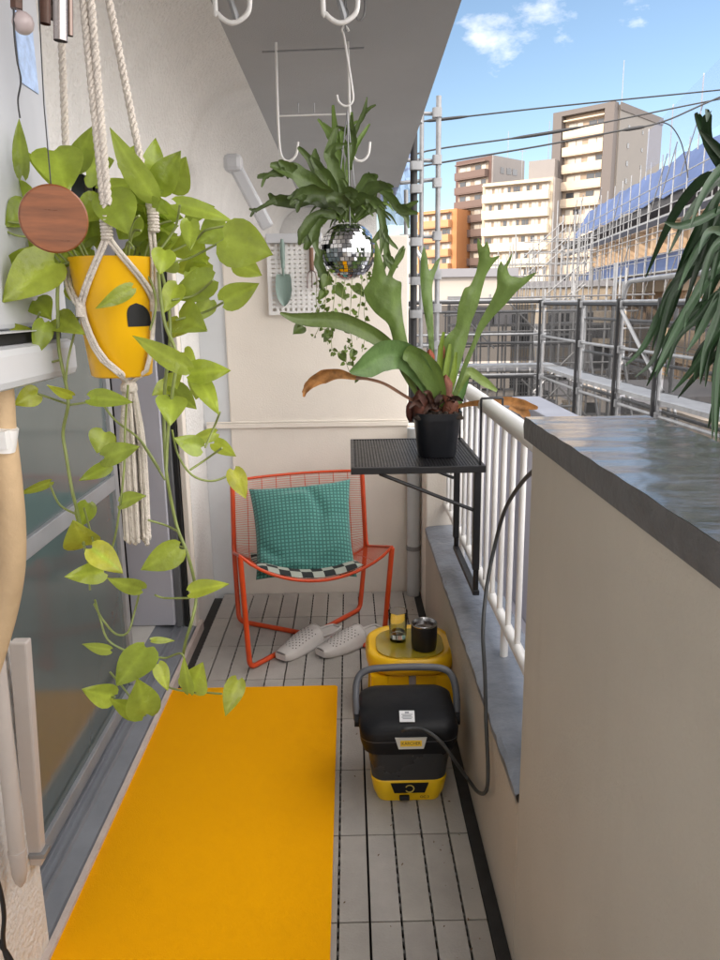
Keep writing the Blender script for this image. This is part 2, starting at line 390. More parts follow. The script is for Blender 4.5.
# railing
RX = .44; ZT = 1.126; ZB = .538
rl = thing('railing', 'white metal balcony railing with round bars and a thick handrail', 'railing', (RX, 2.4, .44))
a = M(); a.tube([(RX,1.423,ZT),(RX,3.398,ZT)], .026, 16); build(a, 'handrail', WHITE, rl, smooth=40)
a = M(); a.tube([(RX,1.423,ZB),(RX,3.398,ZB)], .016, 12); build(a, 'bottom_rail', WHITE, rl, smooth=40)
for i in range(16):
    y = 1.52+.122*i; a = M(); a.tube([(RX,y,ZB+.01),(RX,y,ZT-.01)], .0085, 10); build(a, 'baluster', WHITE, rl, smooth=40)
for y in (2.05, 2.9):
    a = M(); a.tube([(RX,y,.436),(RX,y,ZB)], .012, 10); build(a, 'foot', WHITE, rl, smooth=40)
# downpipe in the far corner
dp = thing('downpipe', 'pale blue grey rain pipe in the far right corner behind the table', 'downpipe', (.315,3.62,-.03))
a = M(); a.tube([(.308,3.635,-.03),(.308,3.635,.858)], .032, 16); build(a, 'pipe', mat('pipe_pvc', (.52,.55,.57), .45, noise=(5,.06)), dp, smooth=40)
a = M(); a.tube([(.308,3.635,.24),(.308,3.635,.262)], .036, 16); a.box((.30,3.66,.243),(.316,3.69,.26)); build(a, 'bracket', STEEL, dp, smooth=40)
# mat
a = M(); n = 24
a.rsec([(-.383,1.86,.001,.318,.83,.012),(-.383,1.86,.008,.318,.83,.012),(-.383,1.86,.0095,.3165,.8285,.012)])
tag(build(a, 'floor_mat', MATY, smooth=40), 'long plain yellow mat on the grey deck tiles', 'mat')
# ------------------------------------------------------------------ the city beyond
def B(n, col, r=.8, **k): return mat(n, col, r, noise=(.35,.05), stain=(.12, tuple(c*.75 for c in col), .62), **k)
BROWN = B('brown_tile', (.105,.062,.052)); BROWNL = B('brown_balcony', (.12,.08,.068)); GREYW = B('grey_side_wall', (.20,.185,.18))
CREAMB = B('cream_facade', (.42,.35,.26)); ORNB = B('orange_tile', (.40,.175,.07)); ORNL = B('orange_balcony', (.42,.22,.11))
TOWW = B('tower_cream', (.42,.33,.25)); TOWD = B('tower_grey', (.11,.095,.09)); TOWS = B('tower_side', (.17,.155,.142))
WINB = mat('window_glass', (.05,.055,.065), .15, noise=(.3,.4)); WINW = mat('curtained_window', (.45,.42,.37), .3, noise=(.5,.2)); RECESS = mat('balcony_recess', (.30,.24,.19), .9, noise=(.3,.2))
def lateral(px, Y): return at(px, 300, Y=Y).x
def zz(py, Y, px=540): return at(px, py, Y=Y).z
def slab_building(root, c, ux, w, dpt, z0, z1, wm, sidem):
    """box building: near corner c (x,y), facade direction ux away from the corner to the left, width w, depth dpt"""
def frame_of(p0, p1):
    a = Vector((p1[0]-p0[0], p1[1]-p0[1], 0)); w = a.length; u = a/w; n = Vector((u.y, -u.x, 0)); return w, u, n
def facade_box(mb, p0, u, n, s0, s1, z0, z1, d0, d1, mi=0):
    """box on a facade: along u from s0 to s1, heights z0..z1, from d0 to d1 outward along n"""
    c = Vector((p0[0], p0[1], 0))+u*(s0+s1)/2+n*(d0+d1)/2+Vector((0,0,(z0+z1)/2))
    mb.obox(c, u*(s1-s0)/2, n*(d1-d0)/2, Vector((0,0,(z1-z0)/2)), mi)
def mansion(name, label, p0, p1, depth, z0, z1, floors, wm, bm, sm, bays, edge, top, wins_side=(), rng=1, railm=None, pilaster=None):
    """apartment house: lit front from p0 (left) to p1 (right corner); side wall runs back from p1"""
    rr = random.Random(rng)
    w, u, n = frame_of(p0, p1)
    root = thing(name, label, 'building', (p1[0], p1[1], -6))
    b = M(); facade_box(b, p0, u, n, 0, w, z0, z1, -depth, 0); build(b, 'front_block', [wm], root)
    b = M(); facade_box(b, p0, u, n, w+.01, w+.35, z0, z1-.02, -depth, -.05); 
    build(b, 'side_wall', [sm], root)
    fh = (z1-top-z0)/floors; fh = 2.85; n_f = int((z1-top-z0)/fh)
    for k in range(n_f):
        zt = z1-top-k*fh
        b = M(); facade_box(b, p0, u, n, edge, w-edge, zt-fh, zt-fh+1.25, 0.05, 1.3); facade_box(b, p0, u, n, edge, w-edge, zt-.22, zt-.0, .05, 1.25)
        bal = build(b, 'balcony', [bm], root)
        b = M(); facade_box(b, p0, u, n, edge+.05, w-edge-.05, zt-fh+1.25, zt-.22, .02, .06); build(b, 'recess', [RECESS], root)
        wd = (w-2*edge)/bays
        for q in range(bays):
            s = edge+q*wd
            b = M(); facade_box(b, p0, u, n, s+wd*.14, s+wd*.52, zt-fh+.3, zt-.55, .07, .12, 0); facade_box(b, p0, u, n, s+wd*.56, s+wd*.84, zt-fh+.3, zt-.55, .07, .12, 1)
            build(b, 'window', [WINW if rr.random() < .65 else WINB, WINB if rr.random() < .5 else WINW], root)
    if pilaster:
        b = M()
        for s0, s1 in ((0, edge*.9), (w-edge*.9, w)): facade_box(b, p0, u, n, s0, s1, z0, z1+.3, .02, 1.5)
        facade_box(b, p0, u, n, edge*.9, w-edge*.9, z1-.5, z1+.3, .02, 1.5); build(b, 'frame', [pilaster], root)
    sd = -n
    for (t, z, ww, hh) in wins_side:
        b = M(); c = Vector((p1[0], p1[1], z))+u*.36+sd*t; b.obox(c, sd*ww/2, u*.05, Vector((0,0,hh/2)))
        f = build(b, 'side_window', [WINB], root)
    return root, w, u, n
D = 166
# orange block
p0 = (lateral(420,D-4), D+2); p1 = (lateral(454,D-4), D-4)
mansion('apartment_building', 'small orange tiled apartment block behind the grey scaffold poles', p0, p1, 10, -6, zz(211,D,440), 6, ORNB, ORNL, ORNB, 3, .8, .5, rng=3)
# brown block
p0 = (lateral(456,D), D+3); p1 = (lateral(485,D), D-4)
ztop = zz(159,D,480)
r_, w_, u_, n_ = mansion('apartment_building', 'brown tiled apartment block with a grey windowed side wall', p0, p1, 10.5, -6, ztop, 9, BROWN, BROWNL, GREYW, 2, .7, .9, wins_side=((3,ztop-2.6,1.1,1.2),(5.2,ztop-2.6,1.5,1.2),(7.2,ztop-2.6,1.5,1.2),(4,ztop-6,1.5,1)), rng=5)
b = M(); q = Vector((p1[0], p1[1], 0)); b.obox((q.x+5, q.y+9, ztop+2.2), Vector((.05,0,0)), Vector((0,.05,0)), Vector((0,0,4))); build(b, 'antenna', [STEEL], r_)
# cream gallery block
D2 = 143
p0 = (lateral(484,D2), D2+4); p1 = (lateral(544,D2), D2-3); ztop = zz(180,D2,515)
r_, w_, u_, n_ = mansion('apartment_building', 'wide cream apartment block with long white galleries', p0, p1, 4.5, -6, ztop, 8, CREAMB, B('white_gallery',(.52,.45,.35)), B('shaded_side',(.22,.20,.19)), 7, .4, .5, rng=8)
b = M(); facade_box(b, p0, u_, n_, w_*.62, w_*.98, ztop+.01, ztop+3.2, -4.4, -1.4); build(b, 'penthouse', [GREYW], r_)
for k, (s, h) in enumerate(((.45,6), (.82,10), (.93,8))):
    b = M(); c = Vector((p0[0], p0[1], ztop+h/2))+u_*w_*s-n_*4; b.obox(c, Vector((.045,0,0)), Vector((0,.045,0)), Vector((0,0,h/2)))
    if k != 1: b.obox(c+Vector((0,0,h*.42)), Vector((.7,0,0)), Vector((0,.03,0)), Vector((0,0,.04)))
    build(b, 'antenna', [STEEL], r_)
# tower
D3 = 140
p0 = (lateral(557,D3), D3+5); p1 = (lateral(602,D3), D3-3); ztop = zz(109,D3,600)
sw = [(3.5,ztop-3.2-k*2.85,.7,.8) for k in range(9)]+[(9,ztop-3.2-k*2.85,.5,.6) for k in range(7)]
r_, w_, u_, n_ = mansion('apartment_tower', 'tall tower with cream balconies, dark grey corner bands and pale side wall', p0, p1, 17, -6, ztop, 11, TOWW, B('tower_balcony',(.48,.39,.30)), TOWS, 2, 1.9, 1.2, wins_side=sw, rng=11, pilaster=TOWD)
b = M(); facade_box(b, p0, u_, n_, w_+.36, w_+.5, ztop-.9, ztop+.3, -17, .2); build(b, 'parapet_band', [TOWD], r_)
b = M(); c = Vector((p1[0], p1[1], ztop+3.5))+u_*(-1)-n_*3; b.obox(c, Vector((.05,0,0)), Vector((0,.05,0)), Vector((0,0,4))); build(b, 'antenna', [STEEL], r_)

DARKT = mat('dark_tube', (.10,.10,.105), .6, noise=(4,.3))
# pale low houses between the courtyard and the blocks
PALE = B('pale_house', (.42,.38,.345)); PALE2 = B('sandy_house', (.36,.30,.23)); ROOFG = B('flat_roof_grey', (.22,.22,.24))
def low_house(label, x0, y0, x1, y1, z1, wm, wins, cat='house', roof=.25):
    root = thing('low_house', label, cat, ((x0+x1)/2, (y0+y1)/2, -6))
    b = M(); b.box((x0,y0,-6),(x1,y1,z1)); build(b, 'wall', [wm], root)
    b = M(); b.box((x0-.15,y0-.15,z1+.003),(x1+.15,y1+.15,z1+roof)); build(b, 'roof', [ROOFG], root)
    for (fx, z, ww, hh, kind) in wins:
        x = x0+(x1-x0)*fx
        b = M(); b.box((x-ww/2-.06,y0-.05,z-.06),(x+ww/2+.06,y0-.002,z+hh+.06)); fr = build(b, 'window', [WHITE if kind else ALUD], root)
        b = M(); b.box((x-ww/2,y0-.06,z),(x+ww/2,y0-.052,z+hh)); build(b, 'pane', [WINB], fr)
    return root
Yh = 24
hz = low_house('pale flat roofed house with a dark window behind the fern', lateral(432,Yh), Yh, lateral(512,Yh), Yh+8, zz(277,Yh,470), PALE, [(.33,.55,.55,1.0,0),(.15,-2.4,1.1,1.1,1),(.62,-2.4,1.4,1.1,1),(.85,-2.5,.9,1.2,0)])
b = M(); b.box((lateral(450,Yh),Yh-.5,.55),(lateral(466,Yh),Yh-.1,1.55)); build(b, 'wall_unit', [mat('unit_grey',(.22,.21,.21),.6,noise=(4,.2))], hz)
low_house('sandy house with rows of small windows behind the netted scaffold', lateral(500,34), 34, lateral(610,34), 42, zz(287,34,550), PALE2, [(.12+.19*k,-.4,1.3,1.3,k%2) for k in range(5)]+[(.12+.19*k,-3.4,1.3,1.5,(k+1)%2) for k in range(5)])
low_house('dull cream house low behind the right bend of the netted scaffold', 6.1, 19, 10.5, 23, -1.2, PALE, [(.2,-3.6,1.2,1.2,0),(.6,-3.6,1.6,1.4,1)])

# scaffolded apartment block on the right with blue sheets
A0 = at(590, 212, Y=52); dirv = Vector((math.sin(R(6.7)), math.cos(R(6.7)), 0)); nrm = Vector((-dirv.y, dirv.x, 0))*-1
nrm = Vector((-math.cos(R(6.7)), math.sin(R(6.7)), 0))              # towards the courtyard
base = Vector((A0.x, A0.y, 0))
zr = A0.z-1.2
blk = thing('scaffolded_building', 'long cream apartment block wrapped in scaffold with blue sheeted roof', 'building', (base.x+2, base.y-15, -6))
def along(s, d, z): return base-dirv*s+nrm*d+Vector((0,0,z))
def fbox(mb, s0, s1, d0, d1, z0, z1, mi=0): mb.obox(along((s0+s1)/2, (d0+d1)/2, (z0+z1)/2), dirv*abs(s1-s0)/2, nrm*abs(d1-d0)/2, Vector((0,0,abs(z1-z0)/2)), mi)
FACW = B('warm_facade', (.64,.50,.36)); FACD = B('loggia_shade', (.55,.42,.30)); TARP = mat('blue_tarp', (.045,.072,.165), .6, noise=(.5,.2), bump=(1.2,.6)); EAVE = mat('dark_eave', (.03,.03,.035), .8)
a = M(); fbox(a, 0, 40, -8, -.8, -6, zr-.6); build(a, 'core_wall', [FACW], blk)
for k in range(5):
    zt = zr-.9-2.9*k
    a = M(); fbox(a, .2, 39.8, -1.45, -.1, zt-.25, zt); fbox(a, .2, 39.8, -.24, -.1, zt-2.9, zt-1.75); build(a, 'balcony', [FACW], blk)
    for q in range(13):
        a = M(); fbox(a, .6+q*3.05, 2.6+q*3.05, -.79, -.72, zt-2.7, zt-.6); build(a, 'window', [WINB if (q*7+k*3)%5 < 2 else WINW], blk)
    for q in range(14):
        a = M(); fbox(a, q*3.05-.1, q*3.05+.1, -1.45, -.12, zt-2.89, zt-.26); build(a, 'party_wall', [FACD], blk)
a = M()
p = [None, along(0,1.05,zr-.5), along(0,.1,zr+1.2), along(0,-8,zr+1.3)]
a.grid([[Vector(v) for v in p[1:4]]]+[[v-dirv*(40*i/40)+Vector((0,0,.07*math.sin(i*2.3)+.04*math.sin(i*5.1))) for v in p[1:4]] for i in range(1,41)])
build(a, 'roof_sheet', [TARP], blk, smooth=60)
a = M(); fbox(a, -4.5, 40, -1.5, .95, zr-.85, zr-.52); build(a, 'eave', [EAVE], blk)
a = M()
zb = zr-2.9
a.grid([[along(s,1.0,zb-.65+.05*math.sin(s*2)), along(s,.75,zb-.1+.06*math.sin(s*1.3)), along(s,-.3,zb+.55)] for s in [1+i*.6 for i in range(62)]])
build(a, 'awning_sheet', [TARP], blk, smooth=60)
# its scaffold
sc = thing('facade_scaffold', 'pale tube scaffold standing against the long blue sheeted block', 'scaffold', (base.x, base.y-15, -6))
for i in range(26):
    a = M()
    for dd in (1.15, 1.95): a.tube([along(i*1.5,dd,-6), along(i*1.5,dd,zr+(.55 if dd > 1.5 else -.6))], .022, 6)
    build(a, 'standard', [STEEL], sc)
for k in range(11):
    z = zr-.45-k*.8
    for dd in (1.15, 1.95):
        a = M(); a.tube([along(-.3,dd+.04,z), along(38.2,dd+.04,z)], .018, 6); build(a, 'rail', [STEEL], sc)
for k in range(5):
    a = M(); fbox(a, 0, 38, 1.2, 1.85, zr-1.55-1.9*k, zr-1.5-1.9*k); build(a, 'plank', [STEEL], sc)
rb = random.Random(4)
for i in range(14):
    s = rb.uniform(0,30); z = zr-rb.uniform(0,6)
    a = M(); a.tube([along(s,2.0,z), along(s+1.8,2.0,z+1.8)], .02, 6); build(a, 'brace', [STEEL], sc)
NET = mat('blue_net', (.10,.15,.30), .8, alpha=.22)
a = M(); a.poly([along(22,2.02,zr+.3), along(38,2.02,zr+.3), along(38,2.02,zr+2.6), along(22,2.02,zr+1.7)]); build(a, 'top_net', [NET], sc)
for s in (22,25,28,31,34): 
    a = M(); a.tube([along(s,2.0,zr), along(s,2.0,zr+1.8+(s-22)*.05)], .02, 6); build(a, 'standard', [STEEL], sc)
# dense white scaffold across the far end of the yard
Ys = 30
ds = thing('tower_scaffold', 'dense pale scaffold of many thin tubes at the far end of the yard', 'scaffold', (lateral(545,Ys), Ys, -6))
xa, xb = lateral(497,Ys), lateral(588,Ys)
for i in range(17):
    x = xa+(xb-xa)*i/16; zt_ = zz(236+18*math.sin(i*1.7)+(-18 if i > 9 else 14), Ys, 540)
    a = M(); a.tube([(x,Ys,-6),(x,Ys,zt_)], .024, 6); a.tube([(x+.1,Ys+1,-6),(x+.1,Ys+1,zt_-.3)], .024, 6); build(a, 'standard', [STEEL], ds)
for i in range(15):
    z = zz(240+12*i, Ys, 540)
    for y in (Ys, Ys+1):
        a = M(); a.tube([(xa+(1.4 if i < 2 else 0)-.2,y,z),(xb+.2,y,z+.04)], .02, 6); build(a, 'rail', [STEEL], ds)
for i in range(7):
    x = xa+rb.uniform(0,xb-xa-1.5); z = zz(rb.uniform(250,330),Ys,540); a = M(); a.tube([(x,Ys-.03,z),(x+1.5,Ys-.03,z+1.3)], .02, 6); build(a, 'brace', [STEEL], ds)

Ym = 17
ms_ = thing('yard_scaffold', 'grey tangle of scaffold tubes and decks seen through the black netting', 'scaffold', (4.2, Ym, -6))
xa, xb = lateral(462,Ym), lateral(640,Ym)
for i in range(26):
    x = xa+(xb-xa)*i/25+rb.uniform(-.04,.04); a = M(); a.tube([(x,Ym+.9*(i%2),-6),(x,Ym+.9*(i%2),rb.uniform(.9,2.2))], .024, 6); build(a, 'standard', [STEEL if i%3 else DARKT], ms_)
for i in range(14):
    z = 1.5-.36*i; a = M(); a.tube([(xa-.3,Ym+.9*(i%2)-.04,z),(xb+.3,Ym+.9*(i%2)-.04,z+.05)], .02, 6); build(a, 'rail', [STEEL if i%3 else DARKT], ms_)
for i in range(5):
    z = .9-1.0*i; a = M(); a.box((xa-.2,Ym+.05,z),(xb+.2,Ym+.85,z+.05)); build(a, 'deck', [DARKT], ms_)
for i in range(12):
    x = xa+rb.uniform(0,xb-xa-1); z = rb.uniform(-2.5,.8); a = M(); a.tube([(x,Ym-.06,z),(x+rb.choice((-1,1))*.9,Ym-.06,z+.9)], .02, 6); build(a, 'brace', [STEEL], ms_)
for i in range(16):
    x = xa+rb.uniform(0,xb-xa-.7); z = .95-1.0*rb.randrange(4); w_ = rb.uniform(.3,.9); h_ = rb.uniform(.2,.7); a = M(); a.box((x,Ym+.1,z-.0),(x+w_,Ym+.6,z+h_)); build(a, 'stored_material', [rb.choice((DARKT,PALE2,ROOFG,PALE))], ms_)
# near netted scaffold round the yard
MESH = mat('black_netting', (.012,.012,.013), .9, alpha=.76)
ns = thing('netted_scaffold', 'nearby scaffold with black netting panels and a walkway plank round the yard', 'scaffold', (2.7, 9, -6))
XS = 2.72
posts = [(XS,10.8),(XS,9.0),(XS+.06,7.85),(XS+.1,6.9),(XS+.2,5.4),(XS+.3,3.6),(.9,10.8)]
DARKP = mat('dark_post', (.008,.008,.010), .5, noise=(8,.2))
for i, (x, y) in enumerate(posts):
    a = M(); a.tube([(x,y,-6),(x,y,1.50 if i != 2 else 1.62)], .021, 8); build(a, 'standard', [STEEL], ns, smooth=40)
    a = M(); a.box((x-.062,y-.02,-6),(x-.032,y+.012,1.46)); build(a, 'panel_edge', [DARKP], ns)
    for z in (.4, .95, 1.4):
        a = M(); a.box((x-.04,y-.045,z-.04),(x+.04,y+.04,z+.04)); build(a, 'coupler', [STEEL], ns, bevel=.008)
for z, mm in ((1.40,DARKP),(1.43,STEEL),(.965,STEEL),(.40,STEEL)):
    a = M(); a.tube([(XS+.3-.02*0,3.2,z),(XS+.1,6.9,z),(XS,9.0,z),(XS,10.8,z)], .017, 8); build(a, 'rail', [mm], ns, smooth=40)
    a = M(); a.tube([(.2,10.83,z+.03),(XS+.1,10.83,z+.03)], .017, 8); build(a, 'rail', [mm], ns, smooth=40)
a = M()
for (xa_, ya_), (xb_, yb_) in (((XS+.5,3.2),(XS+.26,6.9)),((XS+.26,6.9),(XS+.16,9)),((XS+.16,9),(XS+.16,10.6))):
    u = Vector((xb_-xa_, yb_-ya_, 0)); l = u.length; u /= l; a.obox(((xa_+xb_)/2,(ya_+yb_)/2,.53), u*l/2, Vector((u.y,-u.x,0))*.17, Vector((0,0,.02)))
build(a, 'walkway_plank', [STEEL], ns)
a = M(); a.box((.2,10.9,.52),(XS+.3,11.25,.56)); build(a, 'walkway_plank', [STEEL], ns)
pv = [(.9,10.8),(XS,10.8)]
for (p, q) in (((.92,10.86),(XS-.1,10.86)),((XS+.02,10.72),(XS+.02,9.08)),((XS+.02,8.92),(XS+.08,7.92)),((XS+.08,7.78),(XS+.12,6.95)),((XS+.12,6.85),(XS+.22,5.45)),((XS+.22,5.35),(XS+.32,3.65))):
    for z0, z1 in ((.62,1.40),(-1.5,.48)):
        a = M(); k = 8
        a.grid([[Vector((p[0]+(q[0]-p[0])*i/k, p[1]+(q[1]-p[1])*i/k, z))+Vector((.012*math.sin(i*2.1+z*7),.012*math.cos(i*1.7+z*5),0)) for z in (z0, (z0+z1)/2, z1)] for i in range(k+1)])
        build(a, 'netting', [MESH], ns)
a = M(); a.tube([(XS+.04,7.85,1.36),(XS+.14,6.9,.62)], .02, 8); build(a, 'brace', [STEEL], ns)
a = M(); a.tube(catmull([(XS+.06,7.85,1.45),(XS+.07,7.75,1.60),(XS+.1,7.5,1.63),(XS+.2,6.0,1.66),(XS+.3,4.6,1.66)],4), .024, 8); build(a, 'rail', [STEEL], ns)

for i, y in enumerate((10.9, 9.9, 8.1, 6.3, 4.5)):
    x = XS+.62+.05*i; a = M(); a.tube([(x,y,-6),(x,y,1.9 if i % 2 else 1.35)], .024, 8); build(a, 'standard', [STEEL], ns, smooth=40)
for z in (1.2,.75,.25,-.2,-.7,-1.2):
    a = M(); a.tube([(XS+.9,3.6,z),(XS+.68,8,z),(XS+.6,11.2,z)], .02, 8); build(a, 'rail', [STEEL], ns, smooth=40)
    a = M(); a.tube([(.2,11.3,z+.1),(XS+.7,11.3,z+.1)], .02, 8); build(a, 'rail', [STEEL], ns, smooth=40)
for i in range(9):
    x = .9+i*.26; a = M(); a.tube([(x,11.32,-4),(x,11.32,1.3)], .012, 6); build(a, 'thin_upright', [STEEL], ns)
for i in range(5):
    y = 4.6+i*1.3; x = XS+.8-.02*i; a = M(); a.tube([(x,y,-1.2),(x-.02,y+1.1,.8)], .018, 8); build(a, 'brace', [STEEL], ns)
# scaffold poles close to our own wall
os_ = thing('pole_scaffold', 'tall scaffold poles with couplers beside the end of the ceiling', 'scaffold', (.6, 6, -6))
for px, Y, top, r_, mm in ((437,6.0,96,.020,STEEL),(421,6.0,112,.017,STEEL),(413.5,5.7,128,.026,DARKP),(406,6.6,190,.018,STEEL)):
    q = at(px, 300, Y=Y); zt_ = at(px, top, Y=Y).z
    a = M(); a.tube([(q.x,Y,-6),(q.x,Y,zt_)], r_, 10); build(a, 'pole', [mm], os_, smooth=40)
for py in (113, 160, 183, 236, 275, 308, 345):
    q = at(400, py, Y=6.0); q2 = at(440, py+(1 if py != 183 else -4), Y=6.04); a = M(); a.tube([q, q2], .014, 8); build(a, 'rail', [STEEL], os_, smooth=40)
    c = at(437, py, Y=6.0); a = M(); a.rsec([(c.x,c.y,c.z-.032,.034,.032,.014),(c.x,c.y,c.z+.032,.034,.032,.014)]); build(a, 'coupler', [STEEL], os_, smooth=40)
    c = at(416, py+6, Y=5.66); a = M(); a.rsec([(c.x,c.y,c.z-.028,.042,.036,.014),(c.x,c.y,c.z+.028,.042,.036,.014)]); build(a, 'coupler', [STEEL], os_, smooth=40)
q = at(408, 240, Y=5.9); q2 = at(424, 262, Y=5.9); a = M(); a.tube([q, q2], .016, 8); build(a, 'brace', [WHITE], os_)
a = M(); k = 6
tl, tr, bl, br = at(380,128,Y=6.7), at(411,128,Y=6.7), at(380,225,Y=6.7), at(411,225,Y=6.7)
a.grid([[tl.lerp(bl,j/k)+(tr-tl)*(i/k)+Vector((0,.05*math.sin(i*2+j),0)) for i in range(k+1)] for j in range(k+1)]); build(a, 'blue_netting', [mat('bluish_net',(.25,.33,.55),.8,alpha=.6)], os_)

# low capped wall just outside the railing, with the pale yard roof
cw = thing('outer_wall', 'low pale wall with a lilac grey cap just outside the railing', 'low wall', (1.15, 2.8, -6))
LW = mat('lilac_render', (.46,.46,.53), .8, noise=(2,.05), stain=(2.2,(.20,.19,.18),.60))
a = M(); a.box((.92,.2,-6),(1.04,4.08,.885)); a.box((.62,4.081,-6),(1.04,4.20,.885)); build(a, 'wall', [LW], cw)
a = M(); a.box((.90,.2,.888),(1.06,4.22,.93)); a.box((.60,4.06,.888),(.898,4.22,.93)); build(a, 'cap', [mat('lilac_cap',(.22,.225,.26),.45,noise=(8,.15),bump=(30,.2))], cw, bevel=.006)
a = M(); a.box((.53,.2,-.3),(.915,4.075,-.22)); build(a, 'gutter_roof', [LW], cw)

# overhead cables
CAB = mat('black_cable', (.012,.012,.014), .5, noise=(20,.2))
for lab, pts, Y0, Y1 in (('topmost black overhead cable crossing the sky above the tower', ((405,123),(436,120),(560,106),(720,90),(900,72)), 13, 16),
                    ('middle black overhead cable passing in front of the tower top', ((405,165),(427,151),(560,131),(720,99),(900,66)), 12, 15),
                    ('lowest black overhead cable with a thick splice and a drooping tail', ((405,171),(422,166),(540,146),(613,132),(662,122),(720,97),(900,20)), 11, 14)):
    n = len(pts); a = M(); P_ = [at(px, py, Y=Y0+(Y1-Y0)*(px-405)/495) for px, py in pts]
    a.tube(catmull(P_, 5), .013, 8)
    sp = catmull(P_, 12)
    i0 = 10 if 'topmost' in lab else 20 if 'middle' in lab else 38
    rt = thing('overhead_cable', lab, 'cable', sp[0]); build(a, 'line', [CAB], rt, smooth=40)
    a = M(); a.tube(sp[i0:i0+7], [.012,.024,.026,.026,.026,.024,.012], 8); build(a, 'splice', [CAB], rt, smooth=40)
    if 'tail' in lab:
        a = M(); a.tube(catmull([at(662,122,Y=11.9), at(672,127,Y=11.9), at(681,142,Y=11.9), at(686,163,Y=11.9), at(688,178,Y=11.9)], 5), .009, 8); build(a, 'tail', [CAB], rt, smooth=40)
# ------------------------------------------------------------------ things on the balcony
# water heater on the near left wall and its pipes
wh = thing('water_heater', 'white wall mounted boxy unit with a dark slot at the left edge', 'water heater', (-.58, .95, 1.31))
xf = -.47
yb = at(57,200,X=xf).y
a = M(); a.rsec([(0,0,0,1,1,.1)]) if False else None
a = M(); a.box((XH+.001,.55,1.42),(xf,yb,2.25)); build(a, 'casing', [HEATER], wh, bevel=.008)
xc = -.435; yc = at(78,350,X=xc).y; zb_ = at(78,374,X=xc).z; zt_ = at(78,338,X=xc).z; zl = at(50,331,X=xc).z
a = M(); a.box((XH+.001,.55,zb_),(xc,yc,zt_)); build(a, 'lower_cover', [HEATER], wh, bevel=.012)
a = M(); a.box((XH+.01,.56,zt_+.001),(xc-.02,yc-.012,zl)); build(a, 'vent_slot', [RUBBER], wh)
a = M(); a.box((XH+.001,.55,zl+.001),(xc-.006,yc-.004,1.419)); build(a, 'upper_lip', [HEATER], wh, bevel=.006)
q = at(27,52,X=xf+.0015); a = M(); a.box((xf+.001,q.y-.035,q.z-.05),(xf+.002,q.y+.03,q.z+.05)); build(a, 'sticker', [mat('blue_white_sticker',(.42,.55,.80),.5,noise=(60,.25))], wh)
TAN = mat('tan_pipe_wrap', (.52,.37,.22), .75, noise=(14,.1), bump=(60,.25))
tp = thing('wrapped_pipe', 'tan wrapped pipe bending down below the white wall unit', 'pipe', (-.5,1.12,.35))
pts = [at(-2,384,Y=1.08), at(2,430,Y=1.08), at(8,480,Y=1.09), at(12,525,Y=1.10), at(12,565,Y=1.11), at(6,605,Y=1.12), at(-6,650,Y=1.12), at(-22,700,Y=1.12)]
pts = [Vector((pts[0].x-.012, 1.075, zb_+.02))]+pts
a = M(); a.tube(catmull(pts,6), .0195, 16); build(a, 'pipe', [TAN], tp, smooth=60)
q = at(2,437,Y=1.075); a = M(); a.tube([(q.x-.008,q.y-.004,q.z-.016),(q.x+.0,q.y-.004,q.z+.016)], .0255, 16); a.box((q.x+.008,q.y-.034,q.z-.012),(q.x+.02,q.y-.018,q.z+.013)); build(a, 'clip', [WHITE], tp, smooth=40)
DRN = mat('beige_drain_plastic', (.50,.45,.42), .5, noise=(6,.06))
dr = thing('drain_duct', 'pale flat duct cover ending in a small clamp beside the sliding door', 'duct', (-.69,1.44,.1))
t0, t1 = at(22,640,Y=1.452), at(38,862,Y=1.452)
a = M(); a.obox((t0+t1)/2+Vector((-.004,0,0)), Vector((.018,0,0)), Vector((0,.014,0)), (t0-t1)/2+Vector((0,0,.0))); build(a, 'duct', [DRN], dr, bevel=.004)
a = M(); q = at(39,856,Y=1.435); a.box((q.x-.022,q.y-.004,q.z-.006),(q.x+.014,q.y+.03,q.z+.006)); build(a, 'clamp', [STEEL], dr, bevel=.002)
d2 = thing('drain_pipe', 'round beige drain pipe with a rounded end on the lower left wall', 'drain pipe', (-.69,1.3,.1))
a = M(); p0, p1, p2 = at(-6,640,Y=1.33), at(18,860,Y=1.33), at(21,886,Y=1.33)
a.tube([p0,p1,p1.lerp(p2,.5),p1.lerp(p2,.8),p2], [.016,.016,.015,.011,.004], 14); build(a, 'pipe', [DRN], d2, smooth=50)
a = M(); a.tube([p1+(p0-p1)*.05,p1+(p0-p1)*.02], .0175, 14); build(a, 'collar', [DRN], d2, smooth=50)
for lab, pp_ in (('black cable curving down the lower left corner of the wall', ((-10,860),(0,890),(4,915),(3,940),(8,962),(20,985))), ('second black cable crossing behind the first in the lower left corner', ((-14,925),(-3,940),(8,955),(14,968),(18,990)))):
    a = M(); a.tube(catmull([at(x,y,Y=1.20) for x,y in pp_],6), .0045, 8); tag(build(a, 'cable', [CAB], smooth=60), lab, 'cable')

